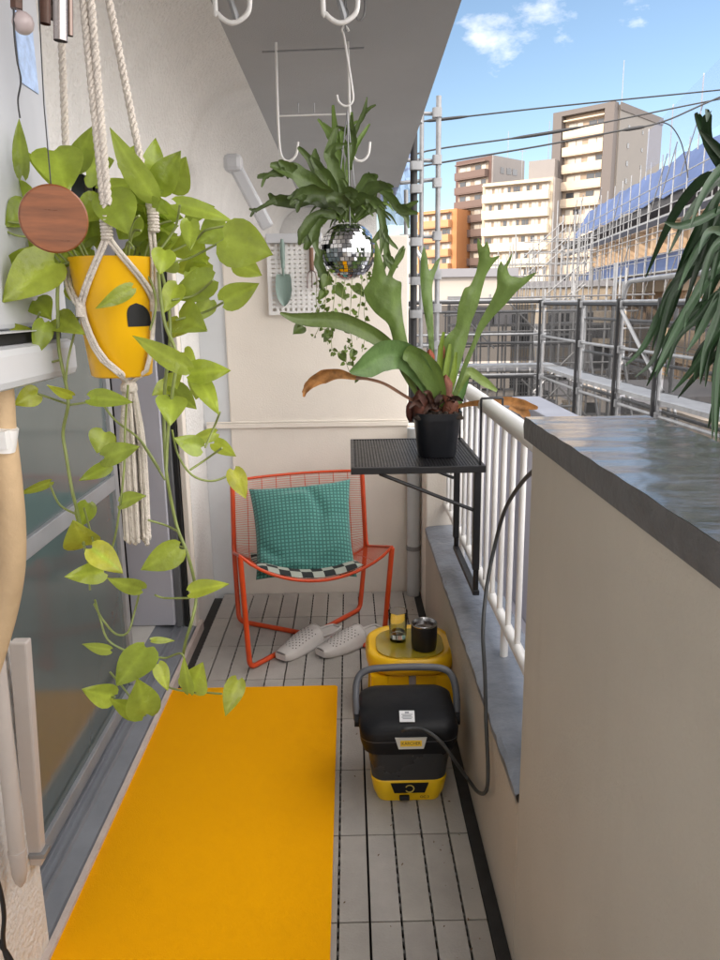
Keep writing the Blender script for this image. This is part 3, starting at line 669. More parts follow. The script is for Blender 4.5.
# laundry pole brackets under the ceiling
def hook(pts, r=.0055): a = M(); a.tube(catmull(pts,6), r, 10); return a
YN = 1.85
for lab, cx in (('white laundry hook hanging from the ceiling, left of the near pair', 232), ('white laundry hook hanging from the ceiling beside the chain', 340)):
    k = [at(cx-17,-60,Y=YN), at(cx-17,0,Y=YN), at(cx-14,14,Y=YN), at(cx,23,Y=YN), at(cx+15,14,Y=YN), at(cx+18,-2,Y=YN), at(cx+18,-30,Y=YN)]
    t = thing('laundry_hook', lab, 'laundry hook', (k[0].x, YN, 2.38), 'laundry hooks under the ceiling')
    k[0] = Vector((k[0].x, YN, 2.375))
    build(hook(k), 'hook', [WHITE], t, smooth=60)
    a = M(); a.lathe((k[0].x,YN,2.362), [(.03,0),(.03,.017)], 20); build(a, 'flange', [WHITE], t, smooth=40)
    q = at(cx+2,22,Y=YN); a = M(); a.tube([q+Vector((-.008,0,.05)), q+Vector((.004,0,.012)), q+Vector((.006,0,.002))], [.006,.008,.004], 8); build(a, 'keeper', [STEEL], t, smooth=40)
YF = 3.05
fb = thing('laundry_bracket', 'far laundry bracket with a thin crossbar and long hooked arms', 'laundry bracket', (-.12,YF,2.38))
l, r_ = at(262,52,Y=YF), at(364,48,Y=YF)
a = M(); a.tube([l,r_], .0035, 8); build(a, 'crossbar', [STEEL], fb)
for cx, jx in ((276,0),(348,1)):
    k = [at(cx,46,Y=YF), at(cx+1,90,Y=YF), at(cx+3,140,Y=YF), at(cx+6,157,Y=YF), at(cx+13,161,Y=YF), at(cx+20,155,Y=YF), at(cx+22,142,Y=YF)]
    k[0] = Vector((k[0].x, YF, 2.375)); build(hook(k,.005), 'arm', [WHITE], fb, smooth=60)
a = M(); a.tube([at(279,116,Y=YF), at(350,114,Y=YF)], .003, 8); build(a, 'tie_bar', [WHITE], fb)
for cx in (298,314):
    a = M(); a.tube([at(cx,103,Y=YF), at(cx,113,Y=YF)], .002, 6); build(a, 'peg', [STEEL], fb)
for i, (cx, cy) in enumerate(((246,126),(251,124))):
    q = at(cx,cy,Z=2.3795); a = M(); a.box((q.x-.006,q.y-.09,2.372),(q.x+.006,q.y+.09,2.3796)); tag(build(a,'ceiling_clip',[RUBBER]), ('left' if i == 0 else 'right')+' one of two small dark clips on the ceiling', 'clip', 'dark ceiling clips')

# duct elbow and tool panel on the far wall
dk = thing('air_duct', 'diagonal white air duct running down to the tool panel', 'duct', (-.45,3.6,1.78))
a = M(); p0, p1 = at(236,168,Y=3.62), at(268,228,Y=3.64); u = (p1-p0).normalized(); s_ = u.cross(Vector((0,1,0))).normalized()
a.obox((p0+p1)/2, u*(p1-p0).length/2, s_*.030, Vector((0,.03,0))); build(a, 'duct', [HEATER], dk, bevel=.012)
a = M(); a.box((p0.x-.05,3.57,p0.z-.02),(p0.x+.03,3.66,p0.z+.055)); build(a, 'elbow', [HEATER], dk, bevel=.02)
pb = thing('tool_panel', 'white perforated panel hung flat on the cream partition', 'panel', (-.24,3.67,1.4))
x0, x1, z0, z1 = -.372, -.115, 1.40, 1.752
a = M(); a.box((x0,3.662,z0),(x1,3.672,z0+.018)); a.box((x0,3.662,z1-.03),(x1,3.672,z1)); a.box((x0,3.662,z0+.018),(x0+.018,3.672,z1-.03)); a.box((x1-.018,3.662,z0+.018),(x1,3.672,z1-.03))
nx, nz_ = 9, 15
for i in range(1, nx): x = x0+.018+(x1-x0-.036)*i/nx; a.box((x-.0075,3.664,z0+.018),(x+.0075,3.671,z1-.03))
for i in range(1, nz_): z = z0+.018+(z1-z0-.048)*i/nz_; a.box((x0+.018,3.6645,z-.0075),(x1-.018,3.6705,z+.0075))
build(a, 'grid_panel', [WHITE], pb)
a = M(); a.box((x0,3.64,z1-.03),(x1,3.662,z1+.012)); build(a, 'top_rail', [HEATER], pb, bevel=.003)
TRW = mat('green_enamel', (.19,.27,.24), .45, noise=(8,.1))
tw = thing('trowel', 'green hand trowel hanging blade down on the white panel', 'trowel', (-.32,3.64,1.46))
a = M(); cx = at(283,270,Y=3.64).x
rows = []
for t, w_ in ((0,.030),(.15,.036),(.5,.038),(.75,.030),(.92,.016),(1,.003)):
    z = 1.585-.145*t; rows.append([(cx+w_*s, 3.648-.010*s*s+.004, z) for s in (-1,-.6,-.2,.2,.6,1)])
a.grid(rows); a.grid([[Vector(p)+Vector((0,.0025,0)) for p in r][::-1] for r in rows]); build(a, 'blade', [TRW], tw, smooth=50)
a = M(); a.tube(catmull([(cx,3.648,1.578),(cx,3.640,1.61),(cx,3.645,1.64),(cx,3.645,1.74)],4), [.006]*5+[.009]*4+[.011]*3+[.008], 10); build(a, 'handle', [TRW], tw, smooth=50)
sn = thing('hand_fork', 'small brown handled hand fork hung beside the green trowel', 'hand fork', (-.22,3.645,1.52))
cx = at(312,280,Y=3.645).x
a = M(); a.tube([(cx,3.648,1.70),(cx,3.648,1.60)], .010, 10); build(a, 'handle', [mat('brown_handle',(.16,.08,.05),.6,noise=(20,.3))], sn, smooth=40)
for i in (-1,0,1):
    a = M(); a.tube(catmull([(cx,3.648,1.60),(cx+i*.018,3.648,1.585),(cx+i*.022,3.645,1.52)],4), .003, 6); build(a, 'tine', [mat('fork_steel',(.2,.15,.14),.5,.3)], sn, smooth=40)

# orange wire chair
ch = thing('wire_chair', 'orange wire lounge chair on crossed tube legs by the far wall', 'chair', (-.2,3.2,0))
TL, TR = at(232,481,Y=3.42), at(362,471,Y=3.52)
SBL, SBR = Vector((-.548,3.36,.33)), at(367,546,Y=3.46)
FLs, FRs = at(240,556,Y=2.83), at(392,547,Y=3.0)
FL, BR, BL, FR = at(250,668,Z=.012), at(360,609,Z=.012), at(239,621,Z=.012), Vector((.125,2.995,.012))
def edge(a_, b_, c_):
    """side profile of the shell: seat front -> bend -> back top"""
    out = []
    for i in range(9): out.append(a_.lerp(b_, .9*i/8))
    p, q, r3 = a_.lerp(b_, .9), b_, b_.lerp(c_, .12)
    for i in range(1, 6): t = i/6; out.append(p*(1-t)**2+q*2*t*(1-t)+r3*t*t)
    for i in range(15): out.append(b_.lerp(c_, .12+.88*i/14))
    return out
Le, Re = edge(FLs,SBL,TL), edge(FRs,SBR,TR)
NS = len(Le)
axis = (TL-SBL).normalized(); back = Vector((-.11,.99,0)).normalized()
def shell(i, u):
    """i = profile station (float), u = 0..1 across"""
    k = min(int(i), NS-2); f_ = i-k
    l_ = Le[k].lerp(Le[k+1], f_); r3 = Re[k].lerp(Re[k+1], f_); p = l_.lerp(r3, u)
    s = 4*u*(1-u); s = s**.85
    v = i/(NS-1)
    seat = max(0, 1-v/.42); bend = math.exp(-((v-.40)/.16)**2)
    p = p+Vector((0,0,-1))*s*(.125*seat**.7+.055*bend)+back*s*(.035*bend+.055*max(0,(v-.4)/.6)**.7)
    return p
fr = link('shell', None, ch, WL[ch])
for ends in (0, NS-1):
    a = M(); a.tube([shell(ends, j/16) for j in range(17)], .0065, 10); build(a, 'rim_rod', [ORANGE], fr, smooth=60)
for u in (0, 1):
    a = M(); a.tube([shell(i, u) for i in range(NS)], .0065, 10); build(a, 'rim_rod', [ORANGE], fr, smooth=60)
a = M()
for j in range(1, 60):
    i = (NS-1)*j/60
    a.tube([shell(i, q/14) for q in range(15)], .0013, 4, cap=False)
for j in range(1, 9):
    a.tube([shell(i, j/9) for i in range(NS)], .0018, 5, cap=False)
build(a, 'wire_mesh', [ORANGE], fr, smooth=60)
def leg(pts): 
    out = [pts[0]]
    for i in range(1, len(pts)-1):
        p, q, r3 = pts[i-1], pts[i], pts[i+1]; d0 = (p-q).normalized()*.035; d1 = (r3-q).normalized()*.035
        for t in (0,.25,.5,.75,1): out.append((q+d0)*(1-t)**2+q*2*t*(1-t)+(q+d1)*t*t)
    out.append(pts[-1]); return out
a = M(); a.tube(leg([FLs+Vector((0,0,-.004)), FL, BR, SBR+Vector((-.006,.012,.0)), TR+Vector((0,.006,0))]), .011, 12); build(a, 'leg', [ORANGE], ch, smooth=60)
a = M(); a.tube(leg([FRs+Vector((0,0,-.004)), FR, BL, SBL+Vector((0,.012,0)), TL+Vector((0,.006,0))]), .011, 12); build(a, 'leg', [ORANGE], ch, smooth=60)

# black and white checked seat pad and the teal cushion
def chk():
    m_ = mat('checked_fabric', (.6,.6,.57), .9); nt = m_.node_tree; N = nt.nodes; L = nt.links
    ck = N.new('ShaderNodeTexChecker'); ck.inputs['Scale'].default_value = 17; ck.inputs['Color1'].default_value = (.34,.36,.31,1); ck.inputs['Color2'].default_value = (.012,.014,.014,1)
    at_ = N.new('ShaderNodeAttribute'); at_.attribute_name = 'tint'
    L.new(at_.outputs['Vector'], ck.inputs['Vector']); L.new(ck.outputs['Color'], N['Principled BSDF'].inputs['Base Color']); return m_
a = M(); rows = []; n = 22
def padpt(i, u, h): 
    p = shell(i, u); return p+Vector((0,-.15,1)).normalized()*h
def padrow(h):
    rr = []
    for j in range(n+1):
        row = []
        for i in range(n+1):
            e = min(1, min(i, n-i)/2.5)*min(1, min(j, n-j)/2.5); row.append(padpt(.9+10.8*j/n, .12+.70*i/n, .004+(h*e**.5 if h else 0)))
        rr.append(row)
    return rr
for h in (.020, 0):
    o = a.grid(padrow(h))
    for j in range(n+1):
        for i in range(n+1): a.c[o+j*(n+1)+i] = (i/n*.55+.01, j/n*.55+.01, .01)
tag(build(a, 'seat_pad', [chk()], smooth=70), 'thin black and white checked pad lying on the orange chair seat', 'seat pad')
def teal():
    m_ = mat('teal_fabric', (.055,.21,.185), .85, noise=(30,.12), sheen=.3); nt = m_.node_tree; N = nt.nodes; L = nt.links; b = N['Principled BSDF']
    at_ = N.new('ShaderNodeAttribute'); at_.attribute_name = 'tint'
    ck = N.new('ShaderNodeTexBrick'); ck.offset = 0; ck.inputs['Scale'].default_value = 1; ck.inputs['Color1'].default_value = (.085,.29,.245,1); ck.inputs['Color2'].default_value = (.072,.26,.225,1)
    ck.inputs['Mortar'].default_value = (.028,.125,.11,1); ck.inputs['Mortar Size'].default_value = .0035; ck.inputs['Brick Width'].default_value = .017; ck.inputs['Row Height'].default_value = .017
    L.new(at_.outputs['Vector'], ck.inputs['Vector']); L.new(ck.outputs['Color'], b.inputs['Base Color'])
    bp = N.new('ShaderNodeBump'); bp.inputs['Strength'].default_value = .5; bp.inputs['Distance'].default_value = .004; L.new(ck.outputs['Fac'], bp.inputs['Height']); bp.invert = True; L.new(bp.outputs[0], b.inputs['Normal']); return m_
a = M(); n = 44
c00, c10, c01, c11 = at(256,580,Y=3.03), at(357,577,Y=3.10), at(249,489,Y=3.34), at(350,479,Y=3.40)
nrm_ = (c10-c00).cross(c01-c00).normalized(); nrm_ = -nrm_ if nrm_.y > 0 else nrm_
def cush(u, v, side):
    p = c00.lerp(c10,u).lerp(c01.lerp(c11,u), v)
    eu, ev = 4*u*(1-u), 4*v*(1-v)
    h = (eu*ev)**.42*.058
    pinch = .020*(1-eu)*ev+.0; pin2 = .016*(1-ev)*eu
    ctr = c00.lerp(c11,.5); 
    p = p+(c10-c00)*(.5-u)*.07*ev*(abs(2*u-1)**3)+(c01-c00)*(.5-v)*.08*eu*(abs(2*v-1)**3)
    fold = 0
    if side > 0:
        def crease(u0, v0, ang, wd, ln, amp):
            du, dv = u-u0, v-v0; a1 = du*math.cos(ang)+dv*math.sin(ang); b1 = -du*math.sin(ang)+dv*math.cos(ang)
            return amp*math.exp(-(b1/wd)**2-(a1/ln)**2)
        fold = crease(.62,.80,-1.2,.05,.17,-.016)+crease(.66,.55,1.3,.06,.18,-.012)+crease(.15,.25,-.7,.05,.2,-.012)+crease(.3,.12,-.25,.05,.3,.010)+crease(.80,.28,.6,.05,.2,.010)+crease(.55,.35,.9,.08,.22,.008)+crease(.45,.93,.1,.04,.2,-.008)+crease(.88,.62,.2,.05,.15,-.008)
        fold += .0022*math.sin(9*u+13*v+3*math.sin(7*v))*eu*ev
    return p+nrm_*(side*h+fold*min(1,eu*ev*4))-Vector((0,0,.012))*ev*(1-v)
for side in (1, -1):
    rows = [[cush(i/n, j/n, side) for i in range(n+1)] for j in range(n+1)]
    o = a.grid(rows if side > 0 else [r[::-1] for r in rows])
    for j in range(n+1):
        for i in range(n+1): a.c[o+j*(n+1)+i] = ((i if side > 0 else n-i)/n*.46, j/n*.46, 0)
tag(build(a, 'cushion', [teal()], smooth=80), 'teal gridded square cushion leaning in the orange wire chair', 'cushion')

# clogs
def perf():
    m_ = mat('clog_foam', (.58,.55,.53), .7, noise=(10,.06)); return m_
CLOG = perf(); HOLE = mat('clog_hole', (.10,.09,.085), .9)
def clog(label, toe, heel, flip):
    toe = Vector((toe[0],toe[1],0)); heel = Vector((heel[0],heel[1],0)); L_ = (heel-toe).length; u = (heel-toe)/L_; s = Vector((-u.y,u.x,0))*flip
    t = thing('clog', label, 'clog', (toe+heel)/2, 'pair of grey clogs')
    wd = lambda q: .058*(max(0,math.sin(math.pi*min(1,(q*.94+.035))))**.33)*(1.0-.22*max(0,(q-.25)))*(1 if q < .97 else .9)
    cen = lambda q: toe+u*L_*q+s*(.010*math.sin(q*math.pi)-.006*q)
    a = M(); rows = []
    for i in range(25):
        q = i/24; w_ = wd(q); c_ = cen(q); rock = .010*max(0,1-q/.18)**2
        rows.append([c_+s*w_*x+Vector((0,0,z+rock)) for x, z in ((-.85,.0),(-1.0,.008),(-1.03,.020),(-.98,.027),(0,.026),(.98,.027),(1.03,.020),(1.0,.008),(.85,.0))])
    a.grid(rows); a.face([j for j in range(9)]); a.face([24*9+j for j in range(9)][::-1]); build(a, 'sole', [CLOG], t, smooth=60)
    a = M(); rows = []
    hh = lambda q: .030+.054*math.sin(min(1,q/.62)*math.pi*.5)**.8 if q < .64 else .084
    for i in range(17):
        q = .012+.60*i/16; w_ = wd(q)*1.0; c_ = cen(q); rock = .010*max(0,1-q/.18)**2
        rows.append([c_+s*w_*math.cos(math.pi*k/14)*(1-.10*math.sin(math.pi*k/14))+Vector((0,0,.024+rock+(hh(q)-.024)*math.sin(math.pi*k/14)**.8)) for k in range(15)])
    a.grid(rows)
    inner = [[p+Vector((0,0,-.004))+ (cen(.4)-p)*.05 for p in rows[-1]], rows[-1]]
    a.grid(inner)
    a.tube(rows[-1], .004, 6)
    build(a, 'upper', [CLOG], t, smooth=60)
    a = M(); rows = []                                              # low rim round the heel
    for i in range(13):
        q = .60+.385*i/12; rows.append(q)
    for sd in (-1, 1): a.tube([cen(q)+s*sd*wd(q)*.93+Vector((0,0,.030+.014*max(0,1-(q-.6)/.2))) for q in rows], .006, 6)
    a.tube([cen(.985)+s*wd(.985)*.93*x+Vector((0,0,.030)) for x in (-1,-.5,0,.5,1)], .006, 6)
    build(a, 'heel_rim', [CLOG], t, smooth=60)
    a = M()
    for i in range(7):
        for k in range(3, 12):
            q = .14+.055*i+(.0275 if k % 2 else 0); ph = math.pi*k/14; w_ = wd(q); c_ = cen(q)
            n_ = (s*math.cos(ph)+Vector((0,0,math.sin(ph)))-u*.35).normalized()
            p = c_+s*w_*math.cos(ph)*(1-.10*math.sin(ph))+Vector((0,0,.024+(hh(q)-.024)*math.sin(ph)**.8))
            e1 = n_.orthogonal().normalized(); e2 = n_.cross(e1)
            a.poly([p+n_*.0012+(e1*math.cos(r6*1.047)+e2*math.sin(r6*1.047))*.0028 for r6 in range(6)])
    build(a, 'perforation', [HOLE], t, kind='stuff')
    return t
q0, q1 = at(283,662,Z=0), at(338,634,Z=0)
clog('grey perforated clog with its heel under the orange chair', (q0.x-.01,q0.y), (q1.x-.005,q1.y+.03), 1)
q0, q1 = at(322,658,Z=0), at(378,634,Z=0)
clog('grey perforated clog lying next to the yellow stool', (q0.x-.01,q0.y), (q1.x+.012,q1.y+.015), -1)

# yellow stool with mug and tumbler
STY = mat('stool_plastic', (.86,.50,.004), .35, noise=(5,.06)); 
ZS = .24
st = thing('stool', 'rounded yellow plastic stool with a shallow glassy top behind the cleaner', 'stool', (.205,2.60,0))
cx, cy = .204, 2.575
a = M(); a.rsec([(cx,cy,ZS-.062,.145,.145,.10),(cx,cy,ZS-.055,.155,.155,.105),(cx,cy,ZS-.03,.161,.161,.11),(cx,cy,ZS-.008,.157,.157,.11),(cx,cy,ZS,.148,.148,.105),(cx,cy,ZS-.003,.132,.132,.095),(cx,cy,ZS-.010,.123,.123,.09)], n=8); build(a, 'seat', [STY], st, smooth=50)
a = M(); a.rsec([(cx,cy,ZS-.0095,.122,.122,.09),(cx,cy,ZS-.004,.122,.122,.09)], n=8); build(a, 'top_inlay', [mat('olive_glass_top',(.36,.27,.02),.12,noise=(6,.2),coat=.6)], st, smooth=40)
for sx in (-1,1):
    for sy in (-1,1):
        a = M(); a.rsec([(cx+sx*.125,cy+sy*.125,0,.026,.026,.012),(cx+sx*.112,cy+sy*.112,ZS-.064,.034,.034,.014)], n=4); build(a, 'leg', [STY], st, smooth=40)
a = M(); a.box((cx-.10,cy-.142,.03),(cx-.012,cy-.130,ZS-.064)); a.box((cx+.012,cy-.142,.03),(cx+.10,cy-.130,ZS-.064)); 
pnl = build(a, 'front_panel', [STY], st, bevel=.004)
a = M(); a.box((cx-.0118,cy-.138,.03),(cx+.0118,cy-.131,ZS-.064)); build(a, 'divider', [mat('grey_strip',(.35,.33,.34),.5)], st)
mp_ = at(424,648,Z=ZS-.004); 
mg = thing('mug', 'black insulated tumbler mug with a steel rim on the yellow stool', 'mug', mp_)
MUG = mat('mug_coating', (.005,.006,.009), .45, noise=(60,.2))
a = M(); a.lathe(mp_, [(.038,0),(.043,.004),(.046,.03),(.047,.085),(.0462,.093)], 32, caps=(True,False)); build(a, 'body', [MUG], mg, smooth=40)
a = M(); a.lathe(mp_, [(.0463,.0932),(.0466,.097),(.045,.100),(.0435,.097),(.042,.05),(.04,.012)], 32, caps=(False,True)); build(a, 'steel_rim', [mat('steel_liner',(.55,.55,.56),.25,1)], mg, smooth=40)
a = M(); a.lathe(mp_+Vector((0,0,.085)), [(.0428,0),(.0428,.001)], 32); build(a, 'drink', [mat('coffee',(.02,.01,.006),.1)], mg)
gp = at(398,640,Z=ZS-.004)
gl = thing('drinking_glass', 'clear drinking glass with a little water beside the black mug', 'glass', gp)
CG = mat('clear_glass', (.97,.98,.97), .02, trans=1, ior=1.45); 
a = M(); a.lathe(gp, [(.026,0),(.030,.002),(.036,.115),(.0355,.116),(.0345,.115),(.029,.012),(.0,.011)], 32, caps=(True,False)); build(a, 'tumbler', [CG], gl, smooth=40)
a = M(); a.lathe(gp, [(.0286,.0125),(.0297,.03)], 32); build(a, 'water', [mat('water_clear',(.9,.95,.93),.02,trans=1,ior=1.33)], gl, smooth=40)

# portable cleaner
cl = thing('portable_cleaner', 'black and yellow portable pressure cleaner with a grey carrying handle', 'cleaner', (.158,2.1,0))
CBK = mat('satin_black_plastic', (.0035,.004,.006), .5, noise=(30,.15), bump=(300,.05), spec=.3); TANK = mat('smoked_tank', (.030,.031,.034), .28, noise=(4,.2)); YEL = mat('cleaner_yellow', (.78,.50,.004), .35, noise=(6,.05)); GRYH = mat('grey_handle', (.10,.105,.12), .45, noise=(20,.1))
cx, cy = .158, 2.095
a = M(); a.rsec([(cx,cy,.004,.092,.098,.03),(cx,cy,.0,.094,.10,.03),(cx,cy,.03,.106,.110,.035),(cx,cy,.074,.113,.116,.037),(cx,cy,.079,.110,.113,.035)], n=7); build(a, 'base', [YEL], cl, smooth=40)
a = M()
a.rsec([(cx,cy,.055,.1085,.1125,.036),(cx,cy,.085,.112,.115,.038),(cx,cy,.17,.122,.122,.04),(cx,cy,.190,.122,.122,.04)], n=7); 
o = build(a, 'tank', [TANK], cl, smooth=40)
# lid: domed, slightly wider than the tank
a = M(); a.rsec([(cx,cy,.168,.126,.122,.045),(cx,cy,.172,.135,.129,.048),(cx,cy,.20,.143,.134,.05),(cx,cy,.236,.146,.133,.05),(cx,cy+.002,.250,.142,.128,.05),(cx,cy+.004,.259,.132,.117,.048),(cx,cy+.006,.265,.108,.094,.045),(cx,cy+.008,.269,.06,.05,.04)], n=8); build(a, 'lid', [CBK], cl, smooth=50)
yf = cy-.134
# handle
hp = [(cx-.151,cy-.01,.215),(cx-.155,cy+.02,.27),(cx-.147,cy+.06,.315),(cx-.118,cy+.075,.336),(cx-.05,cy+.08,.341),(cx+.05,cy+.08,.341),(cx+.118,cy+.075,.336),(cx+.147,cy+.06,.315),(cx+.155,cy+.02,.27),(cx+.151,cy-.01,.215)]
a = M(); a.tube(catmull(hp,6), .011, 10); build(a, 'handle', [GRYH], cl, smooth=60)
for sx in (-1,1):
    a = M(); a.tube([(cx+sx*.138,cy-.01,.215),(cx+sx*.160,cy-.01,.215)], .02, 14); build(a, 'handle_pivot', [CBK], cl, smooth=40)
# name plate
n_ = Vector((0,-.97,.24)).normalized(); upv = Vector((0,.24,.97)).normalized()
c_ = at(411,743,Y=yf-.004); ux = Vector((1,0,0))
a = M(); 
o = [c_+ux*x+upv*z for x, z in ((-.046,.016),(.046,.016),(.036,-.016),(-.036,-.016))]
a.poly([p+n_*.004 for p in o][::-1]); 
for i in range(4): a.poly([o[i]-n_*.02, o[(i+1)%4]-n_*.02, o[(i+1)%4]+n_*.004, o[i]+n_*.004][::-1])
pl = build(a, 'name_plate', [mat('silver_plate',(.50,.49,.45),.4,.2)], cl)
a = M(); a.obox(c_+n_*.0046, ux*.031, upv*.0085, n_*.0006); build(a, 'yellow_field', [YEL], pl)
a = M(); text_mesh(a, 'KÄRCHER', c_+n_*.0056, ux, upv, .054); build(a, 'lettering', [RUBBER], pl)
# sticker on the lid
zl = .268; c_ = at(407,717,Z=zl); u2 = Vector((1,-.03,0)).normalized(); v2 = Vector((.03,.93,.36)).normalized(); n2 = u2.cross(v2)
sk = M(); sk.obox(c_+n2*.003, u2*.022, v2*.020, n2*.0008); 
for k in range(4): sk.obox(c_+n2*.0042+v2*(.006-.005*k), u2*(.016-.003*(k%2)), v2*.0011, n2*.0002, 1)
sk.obox(c_+n2*.0042+v2*.013, u2*.006, v2*.003, n2*.0002, 1)
build(sk, 'sticker', [mat('white_sticker',(.75,.76,.78),.5), mat('sticker_print',(.25,.27,.3),.6)], cl)
# dark emblem panel with the round mark on the base
yb_ = cy-.114
a = M(); z_ = .055
o = [Vector((cx-.056,yb_,.069)),Vector((cx+.056,yb_,.069)),Vector((cx+.045,yb_+.003,.036)),Vector((cx-.045,yb_+.003,.036))]
a.poly([p+Vector((0,-.006,0)) for p in o][::-1])
for i in range(4): a.poly([o[i]+Vector((0,.02,0)), o[(i+1)%4]+Vector((0,.02,0)), o[(i+1)%4]+Vector((0,-.006,0)), o[i]+Vector((0,-.006,0))][::-1])
ep = build(a, 'emblem_panel', [CBK], cl)
a = M(); a.tube([(cx+.0125*math.cos(t*.35-2.6), yb_-.0065, .0525+.0115*math.sin(t*.35-2.6)) for t in range(16)], .0018, 6); a2 = M(); build(a, 'emblem_ring', [mat('emblem_gold',(.5,.38,.08),.4)], ep)
a = M(); a.box((cx-.030,yb_-.004,.010),(cx+.0,yb_+.02,.024)); build(a, 'grip_recess', [RUBBER], cl, bevel=.003)
a = M(); text_mesh(a, 'OC 3', Vector((cx+.045,yb_+.0015,.019)), (1,0,0), (0,-.1,1), .026); build(a, 'model_lettering', [RUBBER], cl)
# hose
hs = M(); zz_ = .262
pts = [at(402,731,Z=.262), at(408,729,Z=.275), at(424,730,Y=1.955), at(440,741,Y=1.935), at(455,761,Y=1.925), at(468,779,X=.325), at(478,792,X=.328), at(486,791,X=.329), at(488,770,X=.332), at(486,720,X=.334), at(485,675,X=.334), at(483,630,X=.336), at(487,585,X=.36), at(495,545,X=.385), at(505,510,X=.398), at(520,485,X=.405), at(536,469,X=.408), at(552,462,X=.41)]
hs.tube(catmull(pts,8), .0052, 10)
tag(build(hs, 'hose', [mat('dark_hose',(.04,.043,.045),.5,noise=(30,.1))], smooth=60), 'thin dark hose running from the black cleaner up over the ledge', 'hose')

# black folding table hung on the railing
tb = thing('hanging_table', 'black perforated metal table hooked on the white railing', 'table', (.2,2.57,.47))
zt = .95; tx0, tx1, ty0, ty1 = 0.0, .422, 2.312, 2.83
a = M()
def bar(p, q, r=.006, mb=None): (mb or a).tube([p,q], r, 8)
a.box((tx0,ty0,zt-.022),(tx1,ty0+.012,zt)); a.box((tx0,ty1-.012,zt-.022),(tx1,ty1,zt)); a.box((tx0,ty0+.012,zt-.022),(tx0+.012,ty1-.012,zt)); a.box((tx1-.012,ty0+.012,zt-.022),(tx1,ty1-.012,zt))
build(a, 'frame', [BLACKM], tb, bevel=.002)
a = M()
nbx, nby = 40, 48
for i in range(1, nbx): x = tx0+.012+(tx1-tx0-.024)*i/nbx; a.box((x-.0026,ty0+.012,zt-.005),(x+.0026,ty1-.012,zt-.002))
for i in range(1, nby): y = ty0+.012+(ty1-ty0-.024)*i/nby; a.box((tx0+.012,y-.0026,zt-.0055),(tx1-.012,y+.0026,zt-.0025))
build(a, 'mesh_top', [BLACKM], tb)
hx = .402
for y, zlow in ((ty0+.03,.60),(ty1-.03,.565)):
    a = M(); a.box((hx-.012,y-.012,zlow),(hx+.010,y+.012,zt-.023)); build(a, 'upright', [BLACKM], tb, bevel=.002)
    a = M(); a.tube([(hx-.013,y,.80),(.09,y,zt-.026)], .006, 8); build(a, 'brace', [BLACKM], tb)
    a = M(); a.tube(leg([Vector((hx-.002,y,zlow+.02)),Vector((hx-.002,y,.535)),Vector((hx-.002,y-.14 if y < 2.5 else y-.0,.515))]) if False else [(hx-.002,y,zlow+.02),(hx-.002,y,.520)], .0065, 8); build(a, 'foot_rod', [BLACKM], tb)
    yh = y
    a = M(); a.tube(catmull([(hx+.006,yh,.52),(hx+.008,yh,.9),(hx+.006,yh,1.10),(hx+.006,yh,1.150),(hx+.012,yh,1.157),(RX+.028,yh,1.157),(RX+.034,yh,1.15),(RX+.034,yh,1.11)],3), .0036, 8); build(a, 'rail_hook', [BLACKM], tb, smooth=60)
a = M(); a.box((hx-.010,ty0+.018,.512),(hx+.012,ty1-.018,.530)); build(a, 'spacer_bar', [BLACKM], tb, bevel=.003)

rl = random.Random(5)
LITTER = mat('dry_litter', (.16,.09,.04), .9, noise=(40,.4))
lt = M()
for i in range(70):
    x = rl.choice((rl.uniform(-.04,.30), rl.uniform(.22,.30), rl.uniform(-.6,.3))); y = rl.uniform(1.4,3.6)
    if -.70 < x < -.06 and y < 2.70: continue
    an = rl.uniform(0,6.28); l_ = rl.uniform(.002,.006); d = Vector((math.cos(an),math.sin(an),0)); e = Vector((-d.y,d.x,0)); p = Vector((x,y,.0012))
    lt.poly([p-d*l_, p+e*l_*.4+Vector((0,0,.0015)), p+d*l_, p-e*l_*.4])
tag(build(lt, 'soil_crumbs', [LITTER]), None, None, kind='stuff')
a = M(); a.rsec([(.158,2.095,.2145,.1458,.1348,.05),(.158,2.095,.2165,.1462,.1352,.05)], n=8, caps=(False,False)); build(a, 'lid_seam', [GRYH], cl, smooth=40)
# ------------------------------------------------------------------ plants
rp = random.Random(12)
VIEW = lambda p: (Vector((0,0,EYE))-p).normalized()
def heart(mb, base, tip, w, tint, tilt=0.0, fold=.22, curl=.12, mi=0, asym=0.0):
    """heart shaped leaf from stalk to tip: w = width / length; tilt rolls it about its own midrib"""
    base, tip = Vector(base), Vector(tip); ax = tip-base; L_ = ax.length; u = ax/L_
    n0 = VIEW((base+tip)/2); n0 = (n0-u*n0.dot(u)).normalized(); s = u.cross(n0)
    s, n0 = s*math.cos(tilt)+n0*math.sin(tilt), n0*math.cos(tilt)-s*math.sin(tilt)
    sts = (0, .04, .12, .24, .38, .52, .66, .80, .92, 1.0)
    prof = (.30, .66, .90, 1.0, .96, .83, .64, .40, .17, .01)
    rows = []
    for t, pw in zip(sts, prof):
        hw = w*L_*.5*pw; row = []
        for x in (-1, -.66, -.33, 0, .33, .66, 1):
            lobe = -.10*L_*(abs(x)**1.5)*max(0, 1-t/.22)
            z = fold*abs(x)*hw*(1-.3*t)-curl*L_*(t-.35)**2*1.6+.05*w*L_*math.sin(5*t+3*x+base.x*40)*abs(x)
            k = 1+asym*(1 if x > 0 else -1)
            row.append(base+u*(t*L_+lobe)+s*(x*hw*k)+n0*z)
        rows.append(row)
    o = mb.grid(rows, mi, tint=tint)
    for i in range(len(rows)):                                      # paler midrib
        mb.c[o+i*7+3] = tuple(min(1.6, c*1.22) for c in tint)
